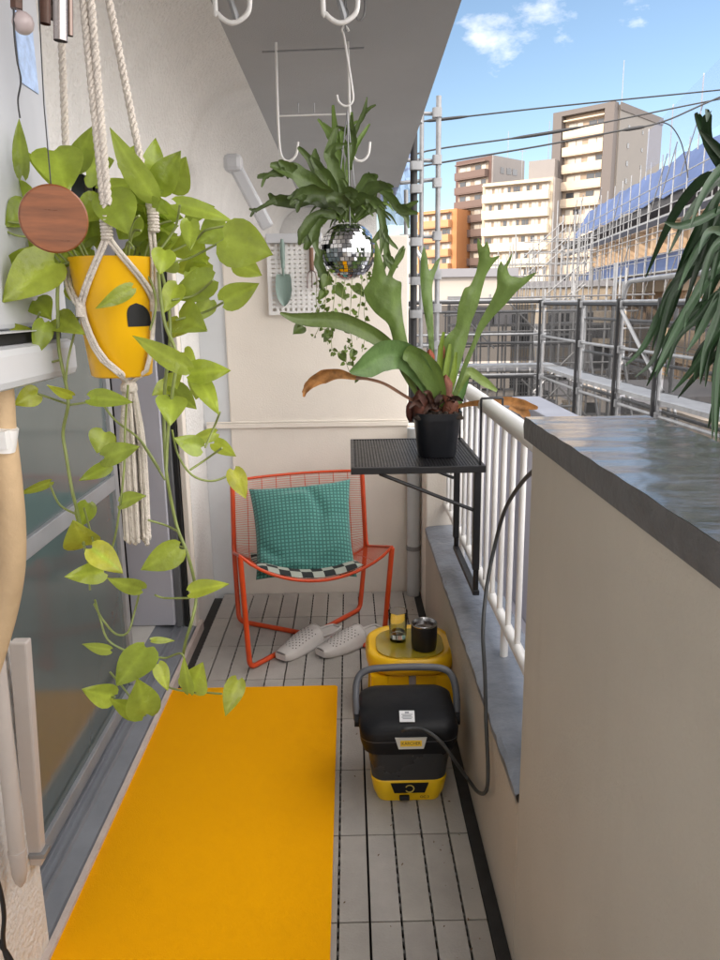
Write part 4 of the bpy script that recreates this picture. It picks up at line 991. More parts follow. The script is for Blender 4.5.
def gtint(v=0, yel=0):
    b = rp.uniform(.82,1.12)*(1+v); return (b*(1+.85*yel), b*(1+.42*yel), b*(1+.1*yel)*rp.uniform(.8,1.1))

# macrame hanger with the yellow pot
YP = 1.15
pc = at(116,262,Y=YP); pb_ = at(116,377,Y=YP)
rt_, rb_ = .061, .044; zt_, zb_ = at(116,258,Y=YP).z, at(116,376,Y=YP).z
ctr = Vector((at(116,300,Y=YP).x, YP, 0))
pot = thing('hanging_pot', 'yellow plant pot with a black arch mark hanging in the rope sling', 'plant pot', (ctr.x, YP, zb_))
a = M(); a.lathe((ctr.x,YP,zb_), [(rb_*.9,0),(rb_,.003),(rt_,zt_-zb_-.002),(rt_+.001,zt_-zb_),(rt_-.003,zt_-zb_),(rt_-.006,zt_-zb_-.02)], 40, caps=(True,False)); build(a, 'pot', [POTY], pot, smooth=50)
a = M(); a.lathe((ctr.x,YP,zt_-.022), [(.05,0),(.054,.004),(.03,.010),(.001,.012)], 20); build(a, 'soil', [SOIL], pot, smooth=60)
a = M()                                                             # black arch mark wrapped on the pot
ac = at(134,325,Y=YP-.055); rows = []
def onpot(x, z): 
    r_ = rb_+(rt_-rb_)*(z-zb_)/(zt_-zb_)+.0008; return Vector((x, YP-math.sqrt(max(1e-6, r_*r_-(x-ctr.x)**2)), z))
z0a, z1a = at(134,327,Y=YP-.055).z, at(134,303,Y=YP-.055).z; xa0, xa1 = at(125.5,320,Y=YP-.055).x, at(143,320,Y=YP-.055).x
for i in range(11):
    t = i/10; z = z0a+(z1a-z0a)*t; hw = (xa1-xa0)/2*(1 if t < .45 else math.sqrt(max(0,1-((t-.45)/.55)**2))); xm = (xa0+xa1)/2
    rows.append([onpot(xm+hw*x, z) for x in (-1,-.5,0,.5,1)])
a.grid(rows); build(a, 'arch_mark', [RUBBER], pot, smooth=40)

hg = thing('macrame_hanger', 'cream knotted rope plant hanger with a long tassel', 'plant hanger', (ctr.x, YP, 1.1))
top = Vector((ctr.x+.01, YP+.005, 2.36))
def twist(p0, p1, r=.0028, turns=9, strands=3, sep=.0028):
    """a loosely braided rope as ONE mesh"""
    a = M(); p0, p1 = Vector(p0), Vector(p1); u = (p1-p0).normalized(); e1 = u.orthogonal().normalized(); e2 = u.cross(e1); n = turns*10
    for s_ in range(strands):
        a.tube([p0.lerp(p1,i/n)+(e1*math.cos(2*math.pi*(i/10+s_/strands))+e2*math.sin(2*math.pi*(i/10+s_/strands)))*sep for i in range(n+1)], r, 6)
    return a
def cordto(p0, p1, px_top, w=.0029):
    build(twist(p0, p1, w, turns=max(4,int((Vector(p0)-Vector(p1)).length*36))), 'rope', [ROPE], hg, smooth=80)
# four ropes from knots at the rim up to the ceiling
kn = {'fl': at(107,236,Y=YP-.066), 'fr': at(154,228,Y=YP-.02), 'bl': at(66,140,Y=YP+.05), 'br': at(112,190,Y=YP+.06)}
tops = {'fl': at(83,-130,Y=YP-.02), 'fr': at(92,-130,Y=YP), 'bl': at(60,-130,Y=YP+.02), 'br': at(78,-130,Y=YP+.02)}
def toceil(p, q): d = (q-p); t = (2.375-p.z)/d.z; return p+d*t
cordto(kn['fl'], toceil(kn['fl'], at(83,0,Y=YP-.03)), 0); cordto(kn['fl']+Vector((.004,.004,.04)), toceil(kn['fl']+Vector((.004,.004,.04)), at(91,0,Y=YP-.03)), 0)
cordto(kn['fr'], toceil(kn['fr'], at(109,0,Y=YP-.0)), 0); cordto(at(68,200,Y=YP+.05), toceil(at(68,200,Y=YP+.05), at(60,0,Y=YP+.04)), 0)
for k in ('fl','fr'):
    a = M(); p = kn[k]; 
    for j in range(6): a.lathe(p+Vector((0,0,-.004+.0045*j)), [(.006,-.002),(.0085,0),(.0085,.002),(.006,.004)], 12)
    a.tube([p+Vector((0,0,-.006)), p+Vector((0,0,.026))], .0065, 10); build(a, 'knot', [ROPE], hg, smooth=50)
# net legs round the pot: from rim knots down to lower knots, then to the gathering under the pot
def wrap(p, off=.006):
    v = p-Vector((ctr.x,YP,p.z)); r_ = rb_+(rt_-rb_)*min(1,max(0,(p.z-zb_)/(zt_-zb_)))+off
    return Vector((ctr.x,YP,p.z))+v.normalized()*max(r_, v.length if p.z < zb_ else r_)
lk = [at(83,308,Y=YP-.045), at(152,303,Y=YP-.012)]
gath = Vector((ctr.x+.012, YP-.012, zb_-.010))
def strand(p, q, n=7):
    pts = [wrap(p.lerp(q,i/n)) for i in range(n+1)]
    for dx in (-.0028,.0028): 
        a = M(); a.tube([v+Vector((dx,-.001,0)) for v in pts], .0027, 7); build(a, 'net_cord', [ROPE], hg, smooth=60)
strand(kn['fl'], lk[0]); strand(kn['fl'], lk[1]); strand(kn['fr'], lk[1]); strand(at(75,262,Y=YP+.01), lk[0])
for p in lk:
    p = wrap(p, .006); a = M(); a.tube([p+Vector((0,0,.014)), p-Vector((0,0,.012))], [.0065,.0075], 12); build(a, 'knot', [ROPE], hg, smooth=50)
for i, p in enumerate(lk):
    p = wrap(p)
    for dx in (-.005,0,.005):
        pts = [wrap(p.lerp(gath,t/6)+Vector((dx*(1-t/7),0,0))) if t < 6 else gath for t in range(7)]; a = M(); a.tube(pts, .0027, 7); build(a, 'net_cord', [ROPE], hg, smooth=60)
for ang in (60, 120):
    q = Vector((ctr.x+.07*math.cos(R(ang)), YP+.07*math.sin(R(ang)), zt_)); a = M(); a.tube([q, Vector((ctr.x+.05*math.cos(R(ang)), YP+.05*math.sin(R(ang)), zb_)), gath], .0035, 7); build(a, 'net_cord', [ROPE], hg, smooth=60)
a = M(); a.lathe(gath-Vector((0,0,.014)), [(.010,0),(.0125,.004),(.012,.012),(.008,.018)], 16); build(a, 'gathering_knot', [ROPE], hg, smooth=60)
ts = M(); tb_ = at(137,538,Y=YP-.012)
for i in range(44):
    an = rp.uniform(0,6.28); rr = math.sqrt(rp.random()); x1 = gath+Vector((.009*rr*math.cos(an), .009*rr*math.sin(an), -.012))
    e = Vector((tb_.x+.020*rr*math.cos(an), YP-.012+.02*rr*math.sin(an), tb_.z+rp.uniform(-.008,.012)))
    m_ = x1.lerp(e,.4)+Vector((.012*rr*math.cos(an)*.5,.006*math.sin(an),0))
    ts.tube(catmull([x1,m_,e],5), .0024, 5); ts.lathe(e-Vector((0,0,.003)), [(.001,-.003),(.0034,0),(.0028,.004)], 6)
build(ts, 'tassel', [ROPE], hg, smooth=60)

# pothos
ptv = thing('pothos_plant', 'bright green trailing pothos spilling from the yellow hanging pot', 'plant', (ctr.x, YP, zt_-.02))
LV = [ # base, tip, width px, dy, yellow, tilt
((22,175),(18,117),17,-.02,0,.3),((64,186),(23,149),20,.0,0,-.3),((54,150),(66,190),38,-.03,0,.1),((73,168),(93,127),23,.0,0,-.2),
((152,196),(108,128),30,-.05,.05,.25),((150,182),(157,137),26,.0,0,-.3),((158,190),(180,150),30,-.02,0,.3),((168,188),(186,158),30,.02,.05,-.2),((108,194),(128,234),36,-.06,0,.1),
((100,190),(142,182),20,-.04,.05,.4),((30,196),(-12,186),24,.03,0,.3),((55,262),(2,300),44,-.05,.15,-.2),((40,258),(-14,280),30,-.02,.05,.2),((93,246),(92,204),22,.02,0,.1),((165,250),(160,273),21,-.07,0,0),
((132,288),(96,309),16,-.09,0,.2),((213,279),(168,297),30,-.02,0,-.3),((208,262),(172,272),24,.02,.1,.3),((224,238),(272,254),46,-.06,.05,.15),((224,302),(259,284),25,-.05,.05,-.2),((226,224),(198,243),30,.0,0,.2),
((176,203),(233,220),18,-.03,.05,.3),((190,221),(190,249),14,-.05,0,0),((187,368),(131,336),22,-.08,.1,.2),((190,373),(230,370),24,-.06,.05,.15),((172,397),(170,423),22,-.05,0,0),((178,317),(203,328),22,-.02,0,.2),
((198,378),(219,413),18,-.03,.05,.3),((38,393),(14,405),22,-.02,.35,.1),((72,396),(47,386),11,-.04,.4,.5),((90,398),(132,401),20,-.07,-.05,.5),((105,432),(97,453),26,-.02,.1,0),((104,457),(138,446),16,-.06,-.05,.4),
((201,448),(174,438),19,-.04,-.1,-.2),((216,433),(188,442),14,.0,.2,.2),((214,443),(236,456),14,.02,.2,.2),((109,466),(79,481),16,-.03,-.1,.3),((234,470),(246,499),19,-.06,.75,.1),((50,482),(17,495),11,-.02,.2,.6),
((120,503),(143,495),10,-.05,0,.5),((88,503),(80,528),20,.0,-.1,.2),((86,546),(74,523),19,-.02,.45,.2),((92,548),(123,573),26,-.05,.75,.1),((104,572),(66,577),21,-.04,.1,.1),((179,548),(140,571),28,-.08,.1,.15),
((142,590),(108,580),16,-.05,.15,.5),((190,592),(228,583),17,-.06,.2,.3),((110,650),(81,645),12,-.03,.1,.4),((146,648),(116,687),28,-.06,.05,.25),((113,697),(83,690),21,-.03,.1,.2),((141,713),(110,700),17,-.06,.15,.3),((147,715),(138,680),21,-.07,.15,-.1),
((158,664),(168,691),16,-.04,.2,.2),((189,693),(183,658),11,-.05,.2,.5),((191,691),(202,664),20,-.02,.25,.1),((238,680),(226,716),22,-.06,.3,.2),((29,342),(8,322),20,-.02,.3,.1),((45,322),(35,356),19,-.04,-.2,.2),((55,318),(82,332),17,-.02,0,.2),
((25,350),(31,370),10,-.03,.4,.3),((152,640),(176,640),8,-.02,.1,.6),
((130,205),(148,232),18,.03,0,.2),((62,215),(40,240),24,.05,-.1,-.2),((30,225),(8,250),20,.04,0,.1),((85,172),(110,160),22,.04,0,.3),((125,170),(135,145),20,.05,0,.2),((180,235),(205,262),26,.05,.05,.1),((142,200),(168,214),20,.02,0,.4),((24,285),(6,312),18,.03,.15,.1),((72,250),(52,270),20,.02,0,-.3)]
for i in range(30):
    an = rp.uniform(math.pi*.85, math.pi*2.15) if i % 3 else rp.uniform(0, math.pi*2)
    d0 = rp.uniform(18,48); bx, by = 112+d0*math.cos(an)*1.0, 236+d0*.75*math.sin(an); ln = rp.uniform(22,40); a2 = an+rp.uniform(-.7,.7)
    LV.append(((bx,by),(bx+ln*math.cos(a2), by+ln*.8*math.sin(a2)+8), rp.uniform(20,30), rp.uniform(.0,.085), rp.choice((0,0,.08)), rp.uniform(-.5,.5)))
for (b_, t_, w_) in (((28,205),(6,226),24),((45,228),(30,252),22),((12,240),(-12,262),26),((60,235),(44,214),20),((185,215),(214,206),22),((200,262),(186,288),20),((178,285),(164,312),20),((236,262),(262,276),24),((210,300),(196,322),20),((70,285),(84,306),18),((35,300),(50,318),16),((100,200),(78,222),26),((135,215),(118,240),26)):
    LV.append((b_, t_, w_, rp.uniform(-.02,.05), rp.choice((0,.1)), rp.uniform(-.4,.4)))
for i in range(9):
    bx, by = rp.uniform(164,205), rp.uniform(240,410); LV.append(((bx,by),(bx+rp.uniform(-26,28), by+rp.uniform(6,26)), rp.uniform(15,24), rp.uniform(-.02,.06), rp.choice((0,.1,.2)), rp.uniform(-.5,.5)))
lm = M(); stm = M()
def wp(p, dy): return at(p[0], p[1], Y=YP+dy)
for b_, t_, w_, dy, yel, tl in LV:
    B0, T0 = wp(b_, dy+rp.uniform(-.01,.01)), wp(t_, dy+rp.uniform(-.045,.015)); Lpx = math.hypot(b_[0]-t_[0], b_[1]-t_[1])
    heart(lm, B0, T0, w_/Lpx*1.04, gtint(-.05 if yel < 0 else 0, max(0,yel)), tilt=tl, fold=rp.uniform(.06,.26), curl=rp.uniform(.04,.16), asym=rp.uniform(-.08,.08))
build(lm, 'leaves', [POTHOS], ptv, smooth=80)
def vine(pts, r=.0019, dy=-.03):
    P_ = [wp(p, dy+.012*math.sin(i*1.9)) for i, p in enumerate(pts)]; stm.tube(catmull(P_,6), r, 7)
VN = [[(85,268),(66,264),(58,285),(58,320),(59,350),(66,385),(68,405),(63,432),(66,455),(72,490),(78,515),(84,545)],
 [(82,300),(75,330),(68,360),(66,380)],[(84,508),(90,530),(95,548)],[(84,545),(88,565),(90,590)],
 [(95,600),(100,618),(108,640),(128,652)],[(128,385),(125,430),(124,470),(118,520),(113,545),(108,560)],[(140,590),(135,610),(128,632),(116,634),(103,620),(94,604)],
 [(160,268),(168,300),(170,340),(165,385),(164,420),(165,455),(167,478),(172,505),(178,530),(186,550),(193,575),(196,598),(192,620),(186,640),(183,655)],
 [(158,272),(164,320),(176,355),(172,395),(168,430),(166,470)],[(172,430),(178,455),(192,475),(212,481),(232,474)],[(135,262),(150,280),(156,305),(150,330)],
 [(100,400),(115,420),(140,440),(160,470)],[(140,440),(165,480)],[(185,548),(175,545)],[(155,595),(165,598),(190,598)],[(148,520),(165,525),(177,531)],
 [(150,655),(165,658),(183,655),(188,690),(200,692),(222,694)],[(154,668),(165,685),(178,690),(188,691)],[(110,672),(125,690),(138,708),(146,716)],[(85,693),(100,697),(115,697)],
 [(70,405),(50,398),(38,394)],[(70,405),(90,402)],[(205,448),(215,425),(220,412)],[(190,470),(205,460),(222,448)],[(78,515),(60,505),(50,485)],[(172,262),(190,258),(215,245),(224,240)],[(172,300),(195,295),(213,280)],[(176,320),(205,312),(224,302)],
 [(160,250),(175,228),(180,205)],[(165,255),(195,240),(206,230),(226,226)],[(60,262),(40,240),(15,235),(-5,225)],[(75,270),(50,245),(25,225),(0,222)],[(70,262),(40,275),(10,300)],[(90,260),(70,225),(45,215),(20,222)],[(28,342),(35,325),(40,312)],[(60,360),(50,362),(40,360)]]
for k, v in enumerate(VN): vine(v, .0026 if k in (0,7,8) else .0017, -.03 if k not in (8,5) else -.045)
for i in range(16):
    an = rp.uniform(0,6.28); p = Vector((ctr.x+.045*math.cos(an), YP+.045*math.sin(an), zt_-.012)); q = p+Vector((.05*math.cos(an), .05*math.sin(an), rp.uniform(.01,.075)))
    stm.tube(catmull([p, p.lerp(q,.5)+Vector((0,0,.02)), q],4), .0016, 6)
build(stm, 'vines', [VINE], ptv, smooth=60)

# wind chime in the upper left corner
YW = .98
wc = thing('wind_chime', 'wind chime of dark metal tubes with a round wooden disc hanging before the leaves', 'wind chime', (at(45,10,Y=YW).x, YW, 1.55))
BRZ = mat('bronze_tube', (.20,.15,.13), .3, .8, noise=(10,.2)); DKW = mat('dark_wood', (.10,.045,.028), .5, noise=(14,.3,(1,1,6)))
for px, yb__, wpx, dY, mm in ((60.5,41,12,-.01,mat('chime_pale',(.42,.38,.37),.28,.8,noise=(8,.15))),(45,24,10,.02,DKW),(70,36,6,.03,BRZ),(54,20,8,.04,BRZ)):
    p = at(px, yb__, Y=YW+dY); q = at(px-1, -60, Y=YW+dY); r_ = wpx/760*YW/2
    a = M(); a.tube([p,q], r_, 18, cap=False); a.tube([q,p], r_*.86, 18, cap=False); build(a, 'chime_tube', [mm], wc, smooth=40)
p = at(16.5,9,Y=YW); q = at(16,-50,Y=YW); a = M(); a.tube([p,q], .007, 6); build(a, 'striker', [DKW], wc)
sb = at(23,23,Y=YW); a = M(); a.lathe(sb-Vector((0,0,.0125)), [(.001,0),(.006,.0016),(.0105,.0055),(.0125,.0125),(.0105,.0195),(.006,.0234),(.001,.025)], 20); a.tube([sb+Vector((0,0,.012)), p], .001, 5); build(a, 'bead', [mat('pearl_bead',(.50,.42,.42),.3)], wc, smooth=60)
a = M(); a.tube(catmull([at(14,9,Y=YW-.01), at(14,30,Y=YW-.01), at(17,60,Y=YW-.01), at(21,80,Y=YW-.01), at(18,100,Y=YW-.01), at(20,118,Y=YW-.01)],6), .0011, 6); build(a, 'cord', [CAB], wc)
dc = at(54,219,Y=YW-.02); a = M(); a.tube([at(36,-50,Y=YW-.01), at(44,105,Y=YW-.015), at(51.5,191,Y=YW-.02)], .0008, 6); build(a, 'cord', [CAB], wc)
nd = VIEW(dc); nd = (nd+Vector((.12,0,-.05))).normalized(); e1 = nd.cross(Vector((0,0,1))).normalized(); e2 = e1.cross(nd)
rdk = 29.5/760*YW*1.03
a = M()
for rr, dz in ((.0,.004),(rdk*.93,.004),(rdk,.002),(rdk,-.002),(rdk*.93,-.004),(0,-.004)):
    pass
rows = [[dc+(e1*math.cos(j*2*math.pi/48)+e2*math.sin(j*2*math.pi/48))*rr+nd*dz for j in range(48)] for rr, dz in ((.0005,.004),(rdk*.95,.004),(rdk,.002),(rdk,-.002),(rdk*.95,-.004),(.0005,-.004))]
a.grid(rows, closed=True)
build(a, 'wooden_disc', [mat('reddish_wood', (.20,.062,.018), .32, noise=(9,.35,(1.5,1.5,12)), coat=.25)], wc, smooth=40)

a = M(); tpz = at(45,-75,Y=YW).z; a.lathe((at(48,0,Y=YW).x,YW,tpz), [(.06,0),(.06,.012)], 32); build(a, 'top_disc', [DKW], wc, smooth=40)
a = M(); a.tube([(at(48,0,Y=YW).x,YW,tpz+.012),(at(48,0,Y=YW).x,YW,2.44)], .0012, 6); build(a, 'cord', [CAB], wc)
# ------------------------------------------------------------------ fronds
def frond(mb, pts, widths, tint, cup=.25, wave=.0, rough=.045, vein=True):
    """strap frond: pts = world points along the midrib, widths in metres; uneven edges and a paler rib"""
    P_ = catmull(pts, 7); n = len(P_); rows = []; ph = rp.uniform(0,6); ph2 = rp.uniform(0,6); tw = rp.uniform(-.5,.5)
    for i, p in enumerate(P_):
        t = i/(n-1); k = t*(len(widths)-1); j = min(int(k), len(widths)-2); w_ = widths[j]+(widths[j+1]-widths[j])*(k-j)
        u = (P_[min(i+1,n-1)]-P_[max(i-1,0)]).normalized(); v = VIEW(p); v = (v-u*v.dot(u)); v = v.normalized() if v.length > .05 else Vector((0,-1,0))
        s = u.cross(v); an = tw*t; s, v = s*math.cos(an)+v*math.sin(an), v*math.cos(an)-s*math.sin(an)
        el = 1+rough*(math.sin(11*t+ph)+.6*math.sin(23*t+ph2)); er = 1+rough*(math.sin(9*t+ph2)+.6*math.sin(27*t+ph))
        rows.append([p+s*(w_/2*x*(el if x < 0 else er))+v*(cup*w_*.5*(abs(x)**1.6)+wave*w_*math.sin(9*t+2.2*x+ph)*abs(x)) for x in (-1,-.6,-.25,0,.25,.6,1)])
    o = mb.grid(rows, tint=tint)
    if vein:
        for i in range(n):
            mb.c[o+i*7+3] = tuple(c*1.18 for c in tint); g_ = .90+.16*math.sin(i*.7+ph)
            for q in (0,6): mb.c[o+i*7+q] = tuple(c*.86*g_ for c in tint)
def fp(pts, Y0, dys): 
    n = len(pts); return [at(p[0], p[1], Y=Y0+(dys[0]+(dys[1]-dys[0])*i/(n-1)+ (dys[2]*math.sin(math.pi*i/(n-1)) if len(dys) > 2 else 0))) for i, p in enumerate(pts)]
def px2m(ws, Y): return [w*Y/760*1.0 for w in ws]
YT = 2.50
sp_ = thing('staghorn_pot', 'square black plastic pot standing on the black hanging table', 'plant pot', (at(437,450,Y=YT).x, YT, .951))
cx = at(436.5,450,Y=YT).x
a = M(); a.rsec([(cx,YT,.951,.060,.060,.04),(cx,YT,.956,.062,.062,.042),(cx,YT,1.075,.076,.076,.055),(cx,YT,1.0755,.080,.080,.058),(cx,YT,1.098,.081,.081,.058),(cx,YT,1.098,.075,.075,.054),(cx,YT,1.07,.071,.071,.05)], n=9, caps=(True,True)); build(a, 'pot', [mat('black_pot',(.006,.007,.010),.35,noise=(14,.2))], sp_, smooth=40)
a = M(); 
for i in range(60):
    p = Vector((cx+rp.uniform(-.07,.07), YT+rp.uniform(-.07,.07), 1.078)); a.lathe(p, [(.012,0),(.014,.006),(.006,.014+.012*rp.random())], 6)
build(a, 'bark_mix', [SOIL], sp_)
sf = thing('staghorn_fern', 'large staghorn fern with antler fronds and one curled brown frond in the black pot', 'plant', (cx, YT, 1.08))
G = M()
def g2(k=1.0): b = rp.uniform(.85,1.15)*k; return (b*rp.uniform(.92,1.1), b, b*rp.uniform(.8,1.05))
W_ = lambda *ws: px2m([w*1.02 for w in ws], YT)
from mathutils.geometry import delaunay_2d_cdt
def antler(mb, out, Y0, lean, bow, tint, ph):
    """one flat forked frond from its outline, bent back / forward in depth and rippled"""
    o2 = []
    for i in range(len(out)):                                       # rounded outline
        p0, p1, p2, p3 = [out[(i+k) % len(out)] for k in (-1,0,1,2)]
        for t in (0, .25, .5, .75):
            if i in (len(out)-1,): 
                o2.append((p1[0]+(p2[0]-p1[0])*t, p1[1]+(p2[1]-p1[1])*t)); continue
            o2.append(tuple(.5*((2*p1[k])+(p2[k]-p0[k])*t*.75+(2*p0[k]-5*p1[k]+4*p2[k]-p3[k])*t*t*.75+(3*p1[k]-p0[k]-3*p2[k]+p3[k])*t**3*.75)+.5*0+ (0 if t == 0 else .0) for k in (0,1)) if False else (p1[0]+(p2[0]-p1[0])*t, p1[1]+(p2[1]-p1[1])*t))
    n = len(o2)
    sm = [((o2[i-1][0]+2*o2[i][0]+o2[(i+1)%n][0])/4, (o2[i-1][1]+2*o2[i][1]+o2[(i+1)%n][1])/4) for i in range(n)]
    def inside(x, y):
        c = False
        for i in range(n):
            (xa, ya), (xb, yb) = sm[i-1], sm[i]
            if (ya > y) != (yb > y) and x < (xb-xa)*(y-ya)/(yb-ya)+xa: c = not c
        return c
    def dedge(x, y): return min(math.hypot(x-q[0], y-q[1]) for q in sm)
    x0, x1 = min(p[0] for p in sm), max(p[0] for p in sm); y0, y1 = min(p[1] for p in sm), max(p[1] for p in sm)
    ins = []
    y = y0
    while y < y1:
        x = x0+(1.6 if int(y/3) % 2 else 0)
        while x < x1:
            if inside(x, y) and dedge(x, y) > 1.4: ins.append((x, y))
            x += 3.2
        y += 3.2
    vs, es, fs, *_ = delaunay_2d_cdt([Vector(p) for p in sm+ins], [], [list(range(n))], 1, 1e-5)
    o = len(mb.v)
    for v in vs:
        t = (407-v.y)/150; d = dedge(v.x, v.y)
        Y = Y0+lean*t+bow*t*t*t-.0009*min(d,9)**1.2+.006*math.sin(v.y*.09+ph)*t+.0035*math.sin(v.x*.22+v.y*.13+ph)
        mb.v.append(tuple(at(v.x, v.y, Y=Y))); k = 1+.10*math.sin(v.y*.21+v.x*.17+ph)*math.sin(v.x*.31-ph)-(.10 if d < 1.2 else 0)+.07*(t-.4)
        mb.c[len(mb.v)-1] = tuple(c*k for c in tint)
    for f in fs: mb.face([o+i for i in f][::-1])
antler(G, [(430,407),(412,382),(396,353),(389,324),(375,313),(366,301),(363,290),(371,279),(374,262),(375,238),(380,251),(384,267),(387,277),(390,268),(397,259),(406,246),(404,257),(397,267),(392,277),(396,280),(402,282),(401,297),(403,320),(407,340),(412,354),(424,380),(437,405)], YT, .03, -.05, (1.0,1.02,.9), 0)
antler(G, [(430,407),(429,340),(422,301),(420,277),(421,256),(424,245),(427,255),(429,271),(431,270),(435,262),(441,256),(438,266),(434,277),(432,287),(433,310),(434,342),(435,366),(438,406)], YT, .05, .03, (.95,1.0,.95), 1.3)
antler(G, [(440,407),(442,364),(444,338),(456,327),(458,306),(464,288),(470,286),(476,273),(479,259),(477,245),(478,237),(483,248),(487,240),(490,250),(490,258),(501,255),(493,264),(486,275),(482,290),(478,306),(471,323),(468,337),(462,359),(456,381),(451,399),(447,407)], YT, -.02, -.03, (1.05,1.06,.95), 2.4)
antler(G, [(448,407),(456,385),(463,364),(473,341),(478,324),(490,303),(497,288),(497,270),(501,260),(504,267),(513,251),(511,260),(507,268),(510,276),(522,278),(538,271),(529,281),(516,292),(507,303),(493,317),(483,330),(474,350),(465,372),(458,392),(453,407)], YT+.01, -.05, -.05, (.98,1.0,.88), 3.9)
# long left strap, drooping broad fronds
frond(G, fp([(432,402),(415,372),(392,350),(370,334),(340,322),(310,320),(294,318),(280,313)], YT, (0,-.10)), W_(6,10,13,15,16,13,9,2), g2(.95), cup=.4); 
frond(G, fp([(438,408),(428,385),(416,365),(400,354),(382,357),(366,366),(350,372)], YT, (0,-.14,-.03)), W_(8,18,24,26,28,22,3), (1.05,1.22,1.45), cup=.3)
frond(G, fp([(441,408),(437,390),(428,370),(414,356),(404,352)], YT, (-.02,-.12)), W_(8,17,22,20,12), g2(.95), cup=.3)
frond(G, fp([(425,404),(416,392),(408,380),(401,368)], YT, (-.01,-.06)), W_(3,5,5,4), g2(.8)); frond(G, fp([(450,404),(463,380),(470,372),(484,382),(497,391)], YT, (0,.05)), W_(4,8,10,9,3), g2(1.1)); frond(G, fp([(458,406),(461,392),(465,378),(468,368)], YT, (.03,.04)), W_(7,9,9,6), (.9,1.15,1.3))
for q in ((440,360),(446,372),(452,380)): frond(G, fp([(441,410),q,(q[0]+4,q[1]-28)], YT, (-.02,-.03)), W_(4,6,3), (1.7,1.6,.9))
build(G, 'fronds', [STAG], sf, smooth=80)
Bn = M()
frond(Bn, fp([(425,408),(405,396),(385,384),(368,379),(352,377)], YT, (0,-.08)), W_(3,3,3,3,5), (.55,.28,.2)); 
build(Bn, 'brown_stalk', [mat('dry_stalk',(.20,.10,.06),.7,noise=(30,.3))], sf, smooth=80)
DRY = mat('dry_frond', (.34,.16,.05), .75, noise=(30,.55), bump=(60,.3), leaf=.15)
Bn = M(); frond(Bn, fp([(356,378),(340,374),(324,376),(312,382),(303,393)], YT-.05, (-.04,-.03)), W_(4,9,13,10,3), (.7,.75,.8), cup=.9, wave=.2); frond(Bn, fp([(316,380),(308,386),(304,397)], YT-.07, (0,-.02)), W_(6,7,2), (.3,.2,.2), cup=.8)
frond(Bn, fp([(452,408),(470,404),(490,402),(508,401),(525,405),(538,408)], YT, (-.02,-.16)), W_(3,5,6,8,9,3), (.7,.85,.9), cup=.7, wave=.2); frond(Bn, fp([(512,403),(522,410),(526,418),(523,422)], YT-.12, (0,-.02)), W_(12,11,7,2), (1.3,1.5,1), cup=.5)
build(Bn, 'dry_fronds', [DRY], sf, smooth=80)
Sh = M()
for q, w_, t_ in (((442,352),14,(1.5,1.2,1.1)),((430,360),14,(1.7,1.0,.7)),((436,375),18,(.8,.7,.6)),((424,395),26,(.5,.4,.4)),((446,390),20,(.9,.75,.7)),((450,412),26,(.8,.7,.65)),((420,408),24,(.6,.45,.45)),((437,418),30,(1.0,.8,.7)),((410,412),14,(.6,.4,.4))):
    c_ = at(q[0], q[1], Y=YT-.02+rp.uniform(-.02,.02)); rr = w_/760*YT/2*.62
    rows = [[c_+Vector((rr*math.cos(2*math.pi*j/10)*math.sin(math.pi*i/6)*(1+.25*math.sin(3*j+i)), rr*.7*math.sin(2*math.pi*j/10)*math.sin(math.pi*i/6), rr*2.1*math.cos(math.pi*i/6)*(1+.2*math.sin(2*j)))) for j in range(10)] for i in range(7)]
    Sh.grid(rows, closed=True, tint=t_)
for i in range(34):
    b0 = at(437+rp.uniform(-14,14), 408, Y=YT+rp.uniform(-.05,.05)); t0 = b0+Vector((rp.uniform(-.07,.07), rp.uniform(-.07,.05), rp.uniform(-.02,.07))); frond(Sh, [b0, b0.lerp(t0,.5)+Vector((0,0,.02)), t0], [.012,.02,.004], (rp.uniform(.2,.75),)*3, cup=.5, wave=.3)
build(Sh, 'shield_fronds', [mat('shield_frond',(.13,.045,.022),.7,noise=(20,.4),bump=(40,.4),tint=True)], sf, smooth=70)

# mirror ball planter
YM = 2.62
bc = at(348,251,Y=YM); rb2 = 26.5/760*YM*1.01
mb_ = thing('mirror_ball_planter', 'mirror ball planter hanging on a chain under the ceiling', 'planter', bc-Vector((0,0,rb2)))
a = M(); rows = []; nr = 18
for i in range(nr):
    th0, th1 = math.pi*(.16+.84*i/nr), math.pi*(.16+.84*(i+1)/nr); cnt = max(4, int(2*math.pi*math.sin((th0+th1)/2)*rb2/.0145))
    for j in range(cnt):
        p0, p1 = 2*math.pi*j/cnt, 2*math.pi*(j+1)/cnt; g_ = .06*(p1-p0); gt = .06*(th1-th0)
        pt = lambda th, ph: bc+Vector((math.sin(th)*math.cos(ph), math.sin(th)*math.sin(ph), math.cos(th)))*rb2
        q = [pt(th0+gt,p0+g_), pt(th1-gt,p0+g_), pt(th1-gt,p1-g_), pt(th0+gt,p1-g_)]
        n_ = ((q[0]+q[2])/2-bc).normalized(); jt = Vector((rp.gauss(0,.03),rp.gauss(0,.03),rp.gauss(0,.03))); nn = (n_+jt).normalized(); cc = (q[0]+q[1]+q[2]+q[3])/4
        a.poly([v-nn*((v-cc).dot(nn))+n_*.0012 for v in q])
build(a, 'mirror_tiles', [mat('mirror_tile',(.80,.82,.85),.03,1)], mb_)
a = M(); a.lathe(bc, [(rb2*math.sin(math.pi*(.16+.84*i/20)), rb2*math.cos(math.pi*(.16+.84*i/20))-.0) for i in range(20)]+[(.001,-rb2)], 36, caps=(True,False)); build(a, 'ball', [mat('ball_grout',(.05,.05,.055),.6)], mb_, smooth=60)
ap = Vector((bc.x+.005, YM, at(346,110,Y=YM).z))
